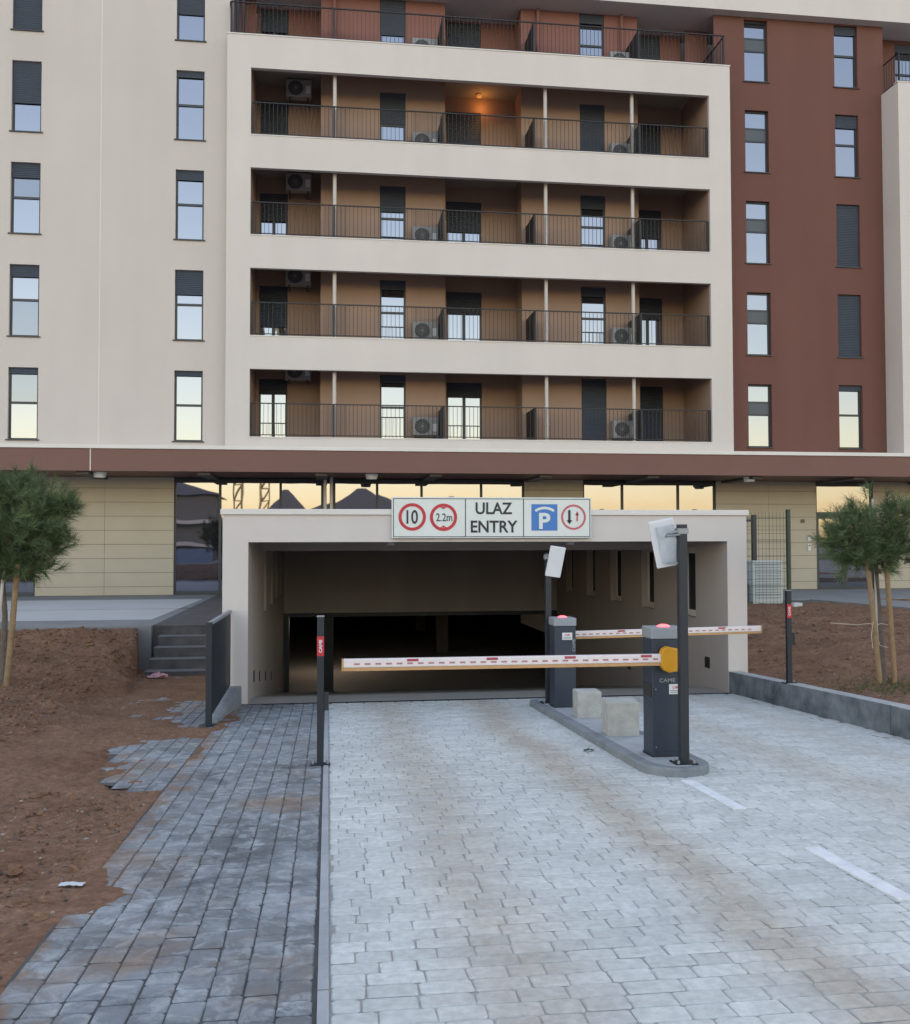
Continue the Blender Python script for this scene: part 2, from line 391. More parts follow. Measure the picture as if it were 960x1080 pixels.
def stone_field(name, m, x0, x1, y0, y1, along, pitch, lmin, lmax, zf, inside=None, ch=.008, drop=.006, jit=.0015, gap=.005, wob=.004, rgap=.008, corner=.008):
    """individual chamfered stones laid in rows; along='X' rows run across the drive"""
    V = []; F = []; T = []; rnd = random.Random(11)
    a0, a1, b0, b1 = (y0, y1, x0, x1) if along == 'X' else (x0, x1, y0, y1)
    nrow = int(round((a1-a0)/pitch)); pitch = (a1-a0)/nrow
    for r in range(nrow):
        ra = a0+r*pitch; s = b0 - rnd.random()*lmax*.9
        while s < b1:
            l = rnd.uniform(lmin, lmax); e = s+l
            s0 = max(s, b0); e0 = min(e, b1)
            if e0-s0 > .05:
                qa, qb, qs, qe = ra+rgap/2, ra+pitch-rgap/2, s0+gap/2, e0-gap/2
                cx, cy = ((qs+qe)/2, (qa+qb)/2) if along == 'X' else ((qa+qb)/2, (qs+qe)/2)
                if inside is None or inside(cx, cy):
                    j = lambda k=wob: rnd.uniform(-k, k)
                    cc = corner*rnd.uniform(.6, 1.5)
                    q4 = [(qs+j(), qa+j()), (qe+j(), qa+j()), (qe+j(), qb+j()), (qs+j(), qb+j())]
                    ring = []
                    for k4, (sx, sy) in enumerate(((1, 1), (-1, 1), (-1, -1), (1, -1))):
                        px_, py_ = q4[k4]; A_, B_ = (px_+sx*cc, py_), (px_, py_+sy*cc)
                        ring += [B_, A_] if k4 in (0, 2) else [A_, B_]
                    mx_, my_ = (qs+qe)/2, (qa+qb)/2
                    inner = [(p[0]-math.copysign(ch, p[0]-mx_), p[1]-math.copysign(ch, p[1]-my_)) for p in ring]
                    tz = rnd.uniform(-jit, jit); ta, tb = rnd.uniform(-.006, .006), rnd.uniform(-.008, .008)
                    n = len(V)
                    for (u, w), dz in [(p, -drop) for p in ring] + [(p, 0) for p in inner]:
                        X, Y = (u, w) if along == 'X' else (w, u)
                        V.append((X, Y, zf(X, Y)+dz+tz+(u-mx_)*ta+(w-my_)*tb))
                    fs = [tuple(range(8, 16))]+[(k8, (k8+1) % 8, 8+(k8+1) % 8, 8+k8) for k8 in range(8)]
                    if along != 'X': fs = [tuple(reversed(f)) for f in fs]
                    F += [tuple(n+i for i in f) for f in fs]; T += [rnd.random()]*9
            s = e
    me = bpy.data.meshes.new(name); me.from_pydata(V, [], F); me.materials.append(m)
    at = me.attributes.new('tone', 'FLOAT', 'FACE'); at.data.foreach_set('value', T)
    o = bpy.data.objects.new(name, me); C.objects.link(o); return tag(o, kind='structure')
stone_field('road', M['road'], .012, 5.84, -4.0, YP-.12, 'X', .124, .15, .25, lambda x, y: Pf(y), ch=.007, drop=.0065, gap=.004, rgap=.007, corner=.010, jit=.0015, wob=.004)
stone_field('footpath', M['walk'], -1.32, -.056, -4.0, YP-.12, 'Y', .1428, .12, .25, lambda x, y: Pf(y)+.003, ch=.007, drop=.007, gap=.009, rgap=.005, corner=.008, jit=.0025)
def spur_in(x, y):                      # branch of the footpath that leads to the steps
    if y > 18.2: return False
    xl = -1.33 - (y-8.0)*1.2 if y < 8.5 else -1.93-(y-8.5)*.16
    return xl < x < -1.33 if y < YP else xl < x < -1.48
stone_field('side_path', M['walk_side'], -3.7, -1.332, 8.0, 18.25, 'Y', .1480, .18, .32, lambda x, y: Pf(y)+.001, inside=spur_in, ch=.008, drop=.007, gap=.012, rgap=.006)
def sheet(name, x0, x1, ys, dz, m):
    g = MB()
    for a, b in zip(ys, ys[1:]): g.face([(x0,a,Pf(a)+dz),(x1,a,Pf(a)+dz),(x1,b,Pf(b)+dz),(x0,b,Pf(b)+dz)])
    return struct(g, name, m)
sheet('road_bed', -.03, 5.9, (-4, 0, YP-.12), -.0068, M['mortar'])
sheet('path_bed', -1.335, -.03, (-4, 0, YP-.12), -.0045, M['mortar_dark'])
g = MB(); g.face([(x, y, Pf(y)-.0065) for x, y in ((-1.336, 8.0), (-1.336, YP), (-1.48, YP), (-1.48, 18.26), (-3.45, 18.26), (-1.93, 8.5))]); struct(g, 'side_path_bed', M['mortar_dark'])
# concrete edge strip between footpath and road
g = MB()
for a, b in ((-4, 0),) + tuple((k, k+.985) for k in np.arange(0.01, YP-1, 1.0)):
    za, zb = Pf(a), Pf(b); x0, x1 = -.040, .006
    g.slab([(x0,a,za-.1),(x1,a,za-.1),(x1,b,zb-.1),(x0,b,zb-.1),(x0,a,za+.008),(x1,a,za+.008),(x1,b,zb+.008),(x0,b,zb+.008)])
struct(g, 'edge_strip', M['island_top'], bevel=.004)
# painted lane dashes (follow the stones, 4 mm above them)
g = MB()
for a, b in ((6.72, 7.76), (4.67, 5.67), (2.6, 3.6), (.5, 1.5)):
    g.slab([(2.93,a,Pf(a)-.003),(3.03,a,Pf(a)-.003),(3.03,b,Pf(b)-.003),(2.93,b,Pf(b)-.003),(2.93,a,Pf(a)+.008),(3.03,a,Pf(a)+.008),(3.03,b,Pf(b)+.008),(2.93,b,Pf(b)+.008)])
M['linepaint'] = mat('worn_line_paint', (.55, .57, .59), .7, scale=9, col2=(.78, .80, .82), bump=.5, bscale=60)
struct(g, 'lane_marking', M['linepaint'])
# drain channel at the tunnel mouth, ramp inside
g = MB(); g.box(TX0-.35, TX1+.0, YP-.12, YP-.02, Pf(YP)-.1, Pf(YP)+.004)
struct(g, 'drain_channel', M['dark'])
g = MB()
zA, zB = Pf(YP), -2.14
g.face([(TX0,YP-.02,zA-.002),(TX1,YP-.02,zA-.002),(TX1,YP+.7,zA-.02),(TX0,YP+.7,zA-.02)])
g.face([(TX0,YP+.7,zA-.02),(TX1,YP+.7,zA-.02),(TX1,YB,zB),(TX0,YB,zB)])
g.face([(TX0-6,YB,zB),(TX1+8,YB,zB),(TX1+8,52,zB),(TX0-6,52,zB)])
struct(g, 'ramp_floor', M['floor'])

# ------------------------------------------------------------------ soil on both sides
def grid_mesh(name, xs, ys, hf, m, keep=None):
    X, Y = np.meshgrid(xs, ys); Z = hf(X, Y); ny, nx = X.shape
    V = np.stack([X, Y, Z], -1).reshape(-1, 3)
    i = np.arange((ny-1)*(nx-1)); r = i//(nx-1); c = i % (nx-1); a = r*nx+c
    F = np.stack([a, a+1, a+nx+1, a+nx], -1)
    if keep is not None:
        cx = (X[:-1,:-1]+X[1:,1:])/2; cy = (Y[:-1,:-1]+Y[1:,1:])/2; F = F[keep(cx, cy).reshape(-1)]
    me = bpy.data.meshes.new(name); me.from_pydata(V.tolist(), [], F.tolist()); me.materials.append(m); me.shade_smooth()
    o = bpy.data.objects.new(name, me); C.objects.link(o); return tag(o, kind='structure')
def left_h(X, Y):
    p = P(Y)
    t = sstep(12.5, 19.3, Y); l = sstep(-2.95+.25*np.sin(Y*2.1), -3.75, X)
    l = np.where(X < -3.34, np.maximum(l, sstep(17.6, 18.9, Y)), l)
    edge = sstep(-1.33, -1.95, X)
    mound = .10*sstep(-1.6, -3.2, X)*(1-sstep(8, 11, Y)*(1-l))
    base = p + (-.035-p)*t*l + mound*(1-t*l)
    n = (.055+.20*t*l*(1-sstep(18.9, 19.5, Y)))*fbm(X*1.1, Y*1.3, 3) + .05*fbm(X*5+9, Y*5, 4, .6)
    h = base + n*(.35+.65*edge)
    # over the branch path the soil is only a thin wash with holes
    spur = sstep(-1.2-(Y-8)*.9, -1.2-(Y-8)*.9+.35, X)*sstep(7.9, 8.6, Y)*(X > -1.95-(Y-8.5)*.16)
    u = fbm(X*1.2+4, Y*1.5+2, 4)
    wash = p + .002 + .05*(u - .17 + .44*sstep(-1.4, -2.2-(Y-8)*.05, X)) + .012*fbm(X*7, Y*7, 3)
    wash = np.minimum(wash, p+.035)
    h = h*(1-spur) + wash*spur
    side = p - .012 + .022*fbm(X*2.2, Y*1.6+30, 4)+.004      # soil meets the footpath edge
    k = sstep(-1.50, -1.33, X)*(1-sstep(7.6, 8.2, Y))
    h = h*(1-k) + (p+.006+.02*fbm(X*2, Y*2, 3))*k
    spill = np.minimum(p + .004 + .05*(fbm(X*2.6, Y*1.3, 5) - .07 - (X+1.33)*1.4), p+.020)   # soil trodden over the first stones
    h = np.where(X > -1.345, np.where(Y < YP-.2, spill, p-.05), h)
    return h
xs = np.concatenate([np.linspace(-26, -9, 60), np.arange(-8.95, -.98, .045)])
ys = np.concatenate([np.arange(-10, 3, .12), np.arange(3, 12, .045), np.arange(12, 19.72, .06)])
grid_mesh('soil', xs, ys, left_h, M['dirt'], keep=lambda x, y: ~((x > -1.5) & (y > YP)) & ~((x > -3.3) & (y > 18.3)))
def kerb_top(Y): return np.maximum(np.minimum(P(Y)+.318, -.09), P(Y)+.06)
def right_h(X, Y):
    kt = kerb_top(Y)-.035; s = sstep(6.0, 9.5, X); far = -.06
    base = kt*(1-s) + far*s
    b2 = base*(1-sstep(14, 22, Y)) + (-.035)*sstep(14, 22, Y)
    return b2 + .07*fbm(X*1.0+50, Y*1.0, 3)*sstep(6.2, 7.2, X)*(1-.7*sstep(19, 22, Y)) + .04*fbm(X*5+9, Y*5, 4, .6)*sstep(6.1, 6.5, X)
xs2 = np.concatenate([np.arange(6.06, 17, .055), np.linspace(17.1, 26, 40)])
ys2 = np.concatenate([np.arange(-10, 8, .15), np.arange(8, 20, .055), np.arange(20, 26, .09)])
grid_mesh('soil', xs2, ys2, right_h, M['dirt'], keep=lambda x, y: ~((x < 6.28) & (y > YP)))
# grey path along the right-hand side of the building
g = MB(); g.prism([(11.9, 25.95), (13.5, 25.6), (14.2, 21.75), (26, 17.5), (26, 20.5), (15.6, 24.4), (15.2, 25.95)], -.25, .012)
struct(g, 'side_pavement', M['plaza'])
def kerb_x(y): return 5.97+(YP-y)*.012 if y > 0 else 6.13
# retaining kerb on the right: concrete lengths, lighter top
g = MB(); yv = [YP-.0, 12.55, 11.1, 9.7, 8.3, 6.9, 5.5, 4.1, 2.7, 1.3, -.1, -4]
for b, a in zip(yv, yv[1:]):
    x0 = kerb_x
    A, B = a+.008, b-.0
    P8 = []
    for z in (0, 1):
        for xx, yy in ((0, A), (1, A), (1, B), (0, B)):
            X = x0(yy)+(.20 if xx else 0)
            P8.append((X, yy, Pf(yy)-.15 if z == 0 else float(kerb_top(yy))))
    g.slab(P8)
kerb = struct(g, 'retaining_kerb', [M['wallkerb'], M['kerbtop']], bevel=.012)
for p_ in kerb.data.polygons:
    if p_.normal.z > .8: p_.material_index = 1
# road sheet under the widening on the right
stone_field('road_edge', M['road'], 5.845, 6.16, -4.0, YP-.12, 'X', .124, .15, .25, lambda x, y: Pf(y), inside=lambda x, y: x < kerb_x(y)+.03, ch=.007, drop=.0065, gap=.004, rgap=.007, corner=.010)
sheet('road_edge_bed', 5.9, 6.2, (-4, 0, YP-.12), -.0068, M['mortar'])

# pebbles and clods
def pebbles(name, n, xr, yr, hf, seed, ok, smin=.005, smax=.021, label=None):
    rs = np.random.RandomState(seed); xs_ = rs.uniform(*xr, n); ys_ = yr[0]+(yr[1]-yr[0])*rs.rand(n)**1.25
    k = ok(xs_, ys_); xs_, ys_ = xs_[k], ys_[k]; zs_ = hf(xs_, ys_)
    V = []; F = []; T = []
    oc = np.array([(1,0,0),(0,1,0),(-1,0,0),(0,-1,0),(.1,.1,.7),(0,0,-.4)])
    fc = [(0,1,4),(1,2,4),(2,3,4),(3,0,4),(1,0,5),(2,1,5),(3,2,5),(0,3,5)]
    for x, y, z in zip(xs_, ys_, zs_):
        s = smin+(smax-smin)*rs.rand()**3.2; a = rs.rand()*6.28; c, q = math.cos(a), math.sin(a)
        p = oc*(s*np.array([1, .55+.5*rs.rand(), .6+.5*rs.rand()])) * (1+.35*(rs.rand(6, 3)-.5))
        p = np.stack([p[:,0]*c-p[:,1]*q, p[:,0]*q+p[:,1]*c, p[:,2]], -1)+(x, y, z+s*.15)
        b = len(V); V += p.tolist(); F += [tuple(b+i for i in f) for f in fc]; T += [float(rs.rand()**2.0)]*8
    me = bpy.data.meshes.new(name); me.from_pydata(V, [], F); me.materials.append(M['pebble'])
    at = me.attributes.new('tone', 'FLOAT', 'FACE'); at.data.foreach_set('value', T)
    o = bpy.data.objects.new(name, me); C.objects.link(o)
    return tag(o, label, 'pebbles', kind='stuff')
pebbles('pebbles', 24000, (-8.5, -1.36), (3.0, 19.5), left_h, 1, lambda x, y: (x > -.62*y-1.2) & ~((x > -3.25) & (y > 8.2) & (y < 19)) , label='small stones and clods scattered over the bare red soil left of the footpath')
pebbles('pebbles', 9000, (6.3, 15), (8.5, 23), right_h, 2, lambda x, y: (x < .75*y+1) & ~((x > 13.4) & (y > 20)), label='small stones and clods scattered over the bare soil behind the retaining kerb')

def clods(n, xr, yr, hf, seed, ok, label):
    rs = np.random.RandomState(seed); xs_ = rs.uniform(*xr, n); ys_ = rs.uniform(*yr, n); k = ok(xs_, ys_); xs_, ys_ = xs_[k], ys_[k]; zs_ = hf(xs_, ys_)
    V = []; F = []
    ph = [(i, j) for j in range(1, 4) for i in range(7)]
    for x, y, z in zip(xs_, ys_, zs_):
        s_ = .010+.050*rs.rand()**3; b = len(V); st_ = s_*(.7+.6*rs.rand(3)); st_[2] *= .6
        V.append((x, y, z+st_[2]*1.1))
        for j in range(1, 4):
            for i in range(7):
                t = math.pi*j/4.2; a = 2*math.pi*i/7+.4*j; q = 1+.5*(rs.rand()-.5)
                V.append((x+st_[0]*math.sin(t)*math.cos(a)*q, y+st_[1]*math.sin(t)*math.sin(a)*q, z+st_[2]*math.cos(t)*q))
        for i in range(7):
            F.append((b, b+1+i, b+1+(i+1) % 7))
            for j in range(2): F.append((b+1+j*7+i, b+1+(j+1)*7+i, b+1+(j+1)*7+(i+1) % 7, b+1+j*7+(i+1) % 7))
    me = bpy.data.meshes.new('soil_clods'); me.from_pydata(V, [], F); me.materials.append(M['dirt'])
    o = bpy.data.objects.new('soil_clods', me); C.objects.link(o); return tag(o, label, 'soil clods', kind='stuff')
clods(8000, (-8, -1.42), (3.2, 19.4), left_h, 5, lambda x, y: (x > -.62*y-1) & ~((x > -3.3) & (y > 7.9)), 'lumps of reddish earth lying on the bank left of the footpath')
clods(3500, (6.35, 15), (8.5, 23), right_h, 6, lambda x, y: (x < .75*y+1) & ~((x > 13) & (y > 19.5)), 'lumps of brown earth lying on the planting strip at the right')
# ------------------------------------------------------------------ steps
st = thing('concrete_steps', (-2.4, 18.3, -.9), 'short flight of dark grey concrete steps climbing from the muddy path to the plaza', 'steps')
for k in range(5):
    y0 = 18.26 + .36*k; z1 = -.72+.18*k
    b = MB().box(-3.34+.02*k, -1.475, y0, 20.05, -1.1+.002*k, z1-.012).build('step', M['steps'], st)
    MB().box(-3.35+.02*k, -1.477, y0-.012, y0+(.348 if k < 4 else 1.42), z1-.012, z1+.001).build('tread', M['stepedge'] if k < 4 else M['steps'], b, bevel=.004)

# ------------------------------------------------------------------ the apartment building
bl = thing('apartment_building', (5, 31, 0), 'five storey cream and brown apartment building with long recessed balconies above the garage entrance', 'building')
def wall(mb, x0, x1, z0, z1, Y, holes, depth, m=0, mrev=None):
    xs = sorted({x0, x1, *[h[0] for h in holes], *[h[1] for h in holes]}); zs = sorted({z0, z1, *[h[2] for h in holes], *[h[3] for h in holes]})
    xs = [x for x in xs if x0 <= x <= x1]; zs = [z for z in zs if z0 <= z <= z1]
    for a, b in zip(xs, xs[1:]):
        for c, d in zip(zs, zs[1:]):
            cx, cz = (a+b)/2, (c+d)/2
            if any(h[0] < cx < h[1] and h[2] < cz < h[3] for h in holes): continue
            mb.face([(a,Y,c),(b,Y,c),(b,Y,d),(a,Y,d)], m)
    mr = m if mrev is None else mrev
    for a, b, c, d in holes:
        y1 = Y+depth
        mb.face([(a,Y,c),(a,Y,d),(a,y1,d),(a,y1,c)], mr); mb.face([(b,Y,d),(b,Y,c),(b,y1,c),(b,y1,d)], mr)
        mb.face([(a,Y,c),(a,y1,c),(b,y1,c),(b,Y,c)], mr); mb.face([(a,y1,d),(a,Y,d),(b,Y,d),(b,y1,d)], mr)
def shutter_mesh(x0, x1, z0, z1, Y, pitch=.055):
    g = MB(); n = max(1, int(round((z1-z0)/pitch))); p = (z1-z0)/n
    for i in range(n):
        a = z0+i*p
        g.face([(x0,Y,a+.006),(x1,Y,a+.006),(x1,Y-.010,a+p*.5),(x0,Y-.010,a+p*.5)]); g.face([(x0,Y-.010,a+p*.5),(x1,Y-.010,a+p*.5),(x1,Y,a+p),(x0,Y,a+p)])
        g.face([(x0,Y+.006,a),(x1,Y+.006,a),(x1,Y,a+.006),(x0,Y,a+.006)])
    g.face([(x0,Y+.007,z0),(x0,Y-.004,z0+.01),(x0,Y-.004,z1),(x0,Y+.007,z1)])
    return g
def window(x0, x1, z0, z1, Y, shut=.08, tr=.5, split=False, panel=None, g1='glass', g2='glass', sill=True, thick=.055, name='window', open_bottom=False):
    """frame set at depth Y; everything of one window hangs under its frame"""
    t = thick; f = MB()
    f.box(x0, x0+t, Y, Y+.07, z0, z1); f.box(x1-t, x1, Y, Y+.07, z0, z1)
    f.box(x0+t, x1-t, Y+.001, Y+.069, z0, z0+t); f.box(x0+t, x1-t, Y+.001, Y+.069, z1-t, z1)
    H = z1-z0; zt = z1-H*tr
    cells = []
    if split:
        xm = (x0+x1)/2; f.box(xm-t*.9, xm+t*.9, Y-.004, Y+.066, z0+t, z1-t)
        zt2 = z0+.62
        for a, b in ((x0+t, xm-t*.9), (xm+t*.9, x1-t)):
            f.box(a, b, Y+.002, Y+.06, z1-H*.0-.001-t*2, z1-t-.001)
            cells.append((a, b, z0+t, z1-t*2-.001, g1))
    elif panel:
        pa, pb = z1-H*panel[0], z1-H*panel[1]
        f.box(x0+t, x1-t, Y+.002, Y+.066, pa-t*.5, pa+t*.5); f.box(x0+t, x1-t, Y+.002, Y+.066, pb-t*.5, pb+t*.5)
        cells.append((x0+t, x1-t, pa+t*.5, z1-t, g1)); cells.append((x0+t, x1-t, z0+t, pb-t*.5, g2))
    elif tr > 0:
        f.box(x0+t, x1-t, Y-.004, Y+.066, zt-t*.6, zt+t*.6)
        cells.append((x0+t, x1-t, zt+t*.6, z1-t, g1)); cells.append((x0+t, x1-t, z0+t, zt-t*.6, g2))
    else: cells.append((x0+t, x1-t, z0+t, z1-t, g1))
    fr = f.build(name, M['anthracite'], bl)
    for a, b, c, d, gm in cells:
        tilt = random.uniform(-.004, .004)
        MB().face([(a,Y+.03+tilt,c),(b,Y+.03-tilt,c),(b,Y+.03-tilt*1.2,d),(a,Y+.03+tilt*.7,d)]).__class__
        q = MB(); q.face([(a,Y+.03+tilt,c),(b,Y+.03-tilt,c),(b,Y+.03-tilt*1.2,d),(a,Y+.03+tilt*.7,d)]); q.build('pane', M[gm], fr)
    if panel:
        MB().box(x0+t, x1-t, Y+.012, Y+.05, pb+t*.5, pa-t*.5).build('opaque_panel', M['panel_grey'], fr)
    if shut > 0:
        s = shutter_mesh(x0+.012, x1-.012, max(z0+.02, z1-H*shut), z1-.004, Y-.03)
        s.build('shutter', M['shutter'], fr)
    if sill: MB().box(x0-.05, x1+.05, sill, Y-.002, z0-.028, z0+.004).build('sill', M['anthracite'], fr)
    return fr
NF = 5
# --- left wing
YL = 28.96
Lw = [(-9.163, -8.335), (-4.51, -3.69)]
holes = [(a, b, 4.629+3*k, 6.725+3*k) for a, b in Lw for k in range(NF)]
holes += [(a-9.3, b-9.3, c, d) for a, b, c, d in holes if a < -9]
g = MB(); wall(g, -26, -2.9, 4.40, 20.4, YL, holes, .20); g.build('wall', M['cream'], bl)
g = MB(); g.box(-6.66, -6.635, YL-.004, YL+.01, 4.45, 20.3); g.build('expansion_joint', M['cap'], bl)
shL = {0: [.09, .17, .21, .59, 1.0], 1: [.075, .35, .14, .09, .60]}
for c, (a, b) in enumerate(Lw):
    for k in range(NF):
        gs = ('glass', 'glass')
        if c == 0: gs = [('glass_dim', 'glass'), ('glass', 'glass_dim'), ('glass_dim', 'glass'), ('glass', 'glass'), ('glass', 'glass')][k]
        if c == 0 and k == 3: gs = ('glass', 'glass')
        window(a, b, 4.629+3*k, 6.725+3*k, YL+.10, shut=shL[c][k], tr=.485, g1=gs[0], g2=gs[1], sill=YL-.045)
for k in range(NF): window(-18.463, -17.635, 4.629+3*k, 6.725+3*k, YL+.10, shut=.3, tr=.485, sill=YL-.045)
# --- pale frame block with the four long balconies
YF = 28.6; BX0, BX1 = -2.995, 12.62; OX0, OX1 = -2.30, 11.925
oz = [(4.75+3*k, 6.758+3*k) for k in range(4)]
g = MB(); wall(g, BX0, BX1, 4.40, 16.742, YF, [(OX0, OX1, a, b) for a, b in oz], .12)
g.face([(BX0,YL+.01,4.40),(BX0,YF,4.40),(BX0,YF,16.742),(BX0,YL+.01,16.742)]); g.face([(BX1,YF,4.40),(BX1,29.56,4.40),(BX1,29.56,16.742),(BX1,YF,16.742)])
g.face([(BX0,YF,16.742),(BX1,YF,16.742),(BX1,YF+.22,16.742),(BX0,YF+.22,16.742)])
g.build('balcony_front', M['white_render'], bl)
g = MB()
for a, b in oz: g.box(OX0-.02, OX1+.02, YF-.018, YF+.14, a-.022, a+.006)
g.box(BX0-.02, BX1+.02, YF-.02, YF+.24, 16.743, 16.775)
g.build('coping', M['cap'], bl)
# floors / ceilings of the loggias
g = MB()
for k in range(5):
    zf = 4.55+3*k
    g.box(OX0-.6, OX1+.6, YF+.121, 33.2, zf-.18, zf)
g.build('balcony_slab', M['slab'], bl)
# upstand behind each opening sill
g = MB()
for a, b in oz:
    g.box(OX0, OX1, YF+.121, YF+.16, b+.002, b+.5); g.box(OX0, OX1, YF+.121, YF+.16, a-.3, a-.002)
g.build('upstand', M['white_render'], bl)
# side walls of the loggias
MB().box(OX0-.30, OX0-.002, YF+.121, 32.6, 4.4, 16.4).build('side_wall', M['tan'], bl); MB().box(OX1+.002, OX1+.30, YF+.121, 32.6, 4.4, 16.4).build('side_wall', M['tan'], bl)
# back walls: near planes (Y 30) and deeper alcoves (Y 31.3)
near = [(-.251, 3.677), (6.155, 10.055)]
alc = [(OX0, -.251), (3.677, 6.155), (10.055, OX1+.0)]
doorsN = [(1.60, 2.412), (8.10, 8.93)]
doorsA = [(-2.2, -1.31, True), (3.84, 5.0, True), (10.2, 11.19, True)]
shN = {0: [.11, .13, .35, .43, .48], 1: [1, .135, .19, 1, .13]}
shA = {0: [.21, .58, .39, .47, .31], 1: [.21, .32, .44, .53, .39], 2: [1, .32, .42, 1, .38]}
for k in range(5):
    z0 = 4.55+3*k; z1 = z0+2.82 if k < 4 else 18.93
    wm = 'tan' if k < 4 else 'tan_red'
    for i, (a, b) in enumerate(near):
        g = MB(); d = doorsN[i]; wall(g, a, b, z0, z1, 30.0, [(d[0], d[1], z0+.03, z0+2.36)], .12)
        g.face([(a,30.0,z0),(a,30.0,z1),(a,31.0,z1),(a,31.0,z0)]); g.face([(b,30.0,z1),(b,30.0,z0),(b,31.0,z0),(b,31.0,z1)])
        g.build('back_wall', M[wm], bl)
    for i, (a, b) in enumerate(alc):
        g = MB(); d = doorsA[i]; wall(g, a, b, z0, z1, 31.0, [(d[0], d[1], z0+.03, z0+2.32)], .12); g.build('alcove_wall', M[wm], bl)
    if k == 4:
        g = MB(); wall(g, BX0, OX0, z0, z1, 30.6, [], .1); g.build('terrace_wall', M[wm], bl)
        g = MB(); wall(g, OX1, BX1+.1, z0, z1, 30.6, [], .1); g.build('terrace_wall', M[wm], bl)
    for i, d in enumerate(doorsN): window(d[0], d[1], z0+.03, z0+2.36, 30.06, shut=shN[i][k], tr=.44, sill=False, name='balcony_door')
    for i, d in enumerate(doorsA): window(d[0], d[1], z0+.03, z0+2.32, 31.06, shut=shA[i][k], split=True, sill=False, name='balcony_door')
# downpipes in the loggias
for k in range(5):
    for x in (.175, 6.70, 9.50):
        if k == 4: g = MB().tube([(x, 29.9, 16.7), (x, 29.9, 18.9)], .055, 10)
        else:
            g = MB().tube([(x, 28.93, 4.56+3*k), (x, 28.93, 7.2+3*k)], .058, 12)
            g.tube([(x, 28.93, 5.25+3*k), (x, 28.93, 5.31+3*k)], .07, 12)
        g.build('downpipe', M['pipe'] if k < 4 else M['tan_red'], bl, smooth=False)
# railings
def railing(x0, x1, z, Y, ret=None, sp=.125, posts=()):
    g = MB(); h = 1.02
    g.box(x0, x1, Y-.02, Y+.02, z+h-.03, z+h); g.box(x0, x1, Y-.015, Y+.015, z+.06, z+.085)
    n = int((x1-x0)/sp)
    for i in range(n+1):
        x = x0+(x1-x0)*i/n; g.box(x-.006, x+.006, Y-.006, Y+.006, z+.085, z+h-.03, skip='du')
    for x in posts: g.box(x-.025, x+.025, Y+.0, Y+.05, z, z+h-.002)
    if ret:
        xr, y1 = ret
        g.box(xr-.02, xr+.02, Y+.02, y1, z+h-.031, z+h-.001); g.box(xr-.015, xr+.015, Y+.02, y1, z+.061, z+.084)
        m_ = int((y1-Y)/sp)
        for i in range(1, m_): y = Y+(y1-Y)*i/m_; g.box(xr-.007, xr+.007, y-.007, y+.007, z+.085, z+h-.03, skip='du')
    return g
divx = (.152, 3.46, 6.304, 9.68)
for k in range(4):
    z = 4.75+3*k; g = railing(OX0+.03, OX1-.03, z, 28.69, posts=[OX0+.05, *divx, OX1-.05])
    # finer mesh bays beside the air conditioners
    for a, b in ((-.1, .6), (2.55, 3.44), (9.1, 9.7)):
        n = int((b-a)/.04)
        for i in range(n): g.box(a+i*.04-.004, a+i*.04+.004, 28.71, 28.718, z+.09, z+.98, skip='du')
    g.build('railing', M['rail'], bl)
    for x in divx[1:]: MB().box(x-.02, x+.02, 28.76, 30.0, z+.0, z+1.02).build('divider', M['rail'], bl)
z = 16.775; g = railing(BX0+.08, BX1-.12, z, 28.72, ret=(BX1-.12, 30.5), posts=[BX0+.1, *divx, BX1-.14]); 
g.box(BX0+.055, BX0+.1, 28.72, 28.95, z+.9, z+1.0)
g.build('railing', M['rail'], bl)
for x in divx: MB().box(x-.02, x+.02, 28.8, 30.0, z, z+1.02).build('divider', M['rail'], bl)
g = MB().tube([(BX0+.25, 29.1, 16.75), (BX0+.25, 29.1, 19)], .05, 10).tube([(BX0+.42, 29.1, 16.75), (BX0+.42, 29.1, 19)], .05, 10); g.build('downpipe', M['dark'], bl)
# --- brown wing
YR = 29.55
Rw = [(13.55, 14.362, 4.706, 6.77), (16.705, 17.53, 4.70, 6.80)]
holes = [(a, b, c+3.02*k, d+3.02*k) for a, b, c, d in Rw for k in range(NF)]
g = MB(); wall(g, 12.5, 18.45, 4.40, 19.0, YR, holes, .22, 0); g.build('wall', M['brown'], bl)
for k in range(NF):
    a, b, c, d = Rw[0]; window(a, b, c+3.02*k, d+3.02*k, YR+.11, shut=0, panel=(.28, .48), sill=YR-.045)
    a, b, c, d = Rw[1]; window(a, b, c+3.02*k, d+3.02*k, YR+.11, shut=[.09, 1, 1, .20, .13][k], tr=.47, sill=YR-.045)
g = MB(); wall(g, 18.45, 26, 16.4, 19.0, 30.3, [(19.35, 20.2, 16.5, 18.8)], .1); g.build('terrace_wall', M['brown'], bl)
window(19.35, 20.2, 16.5, 18.8, 30.35, shut=.12, tr=.45, sill=False, name='balcony_door')
# --- pale projecting block at the far right
g = MB(); g.box(18.37, 26, YF, 31.2, 4.40, 16.60); g.build('corner_block', M['white_render'], bl)
MB().box(18.345, 26, YF-.02, YF+.2, 16.60, 16.63).build('coping', M['cap'], bl)
g = railing(18.48, 25.5, 16.63, 28.72, ret=(18.48, 30.2), posts=[18.5, 21]); g.build('railing', M['rail'], bl)
# --- roof eave over the terraces and the brown wing
g = MB(); g.box(BX0+.0, 27, 29.2, 31.4, 18.93, 21.0); g.build('roof_eave', M['white_render'], bl)
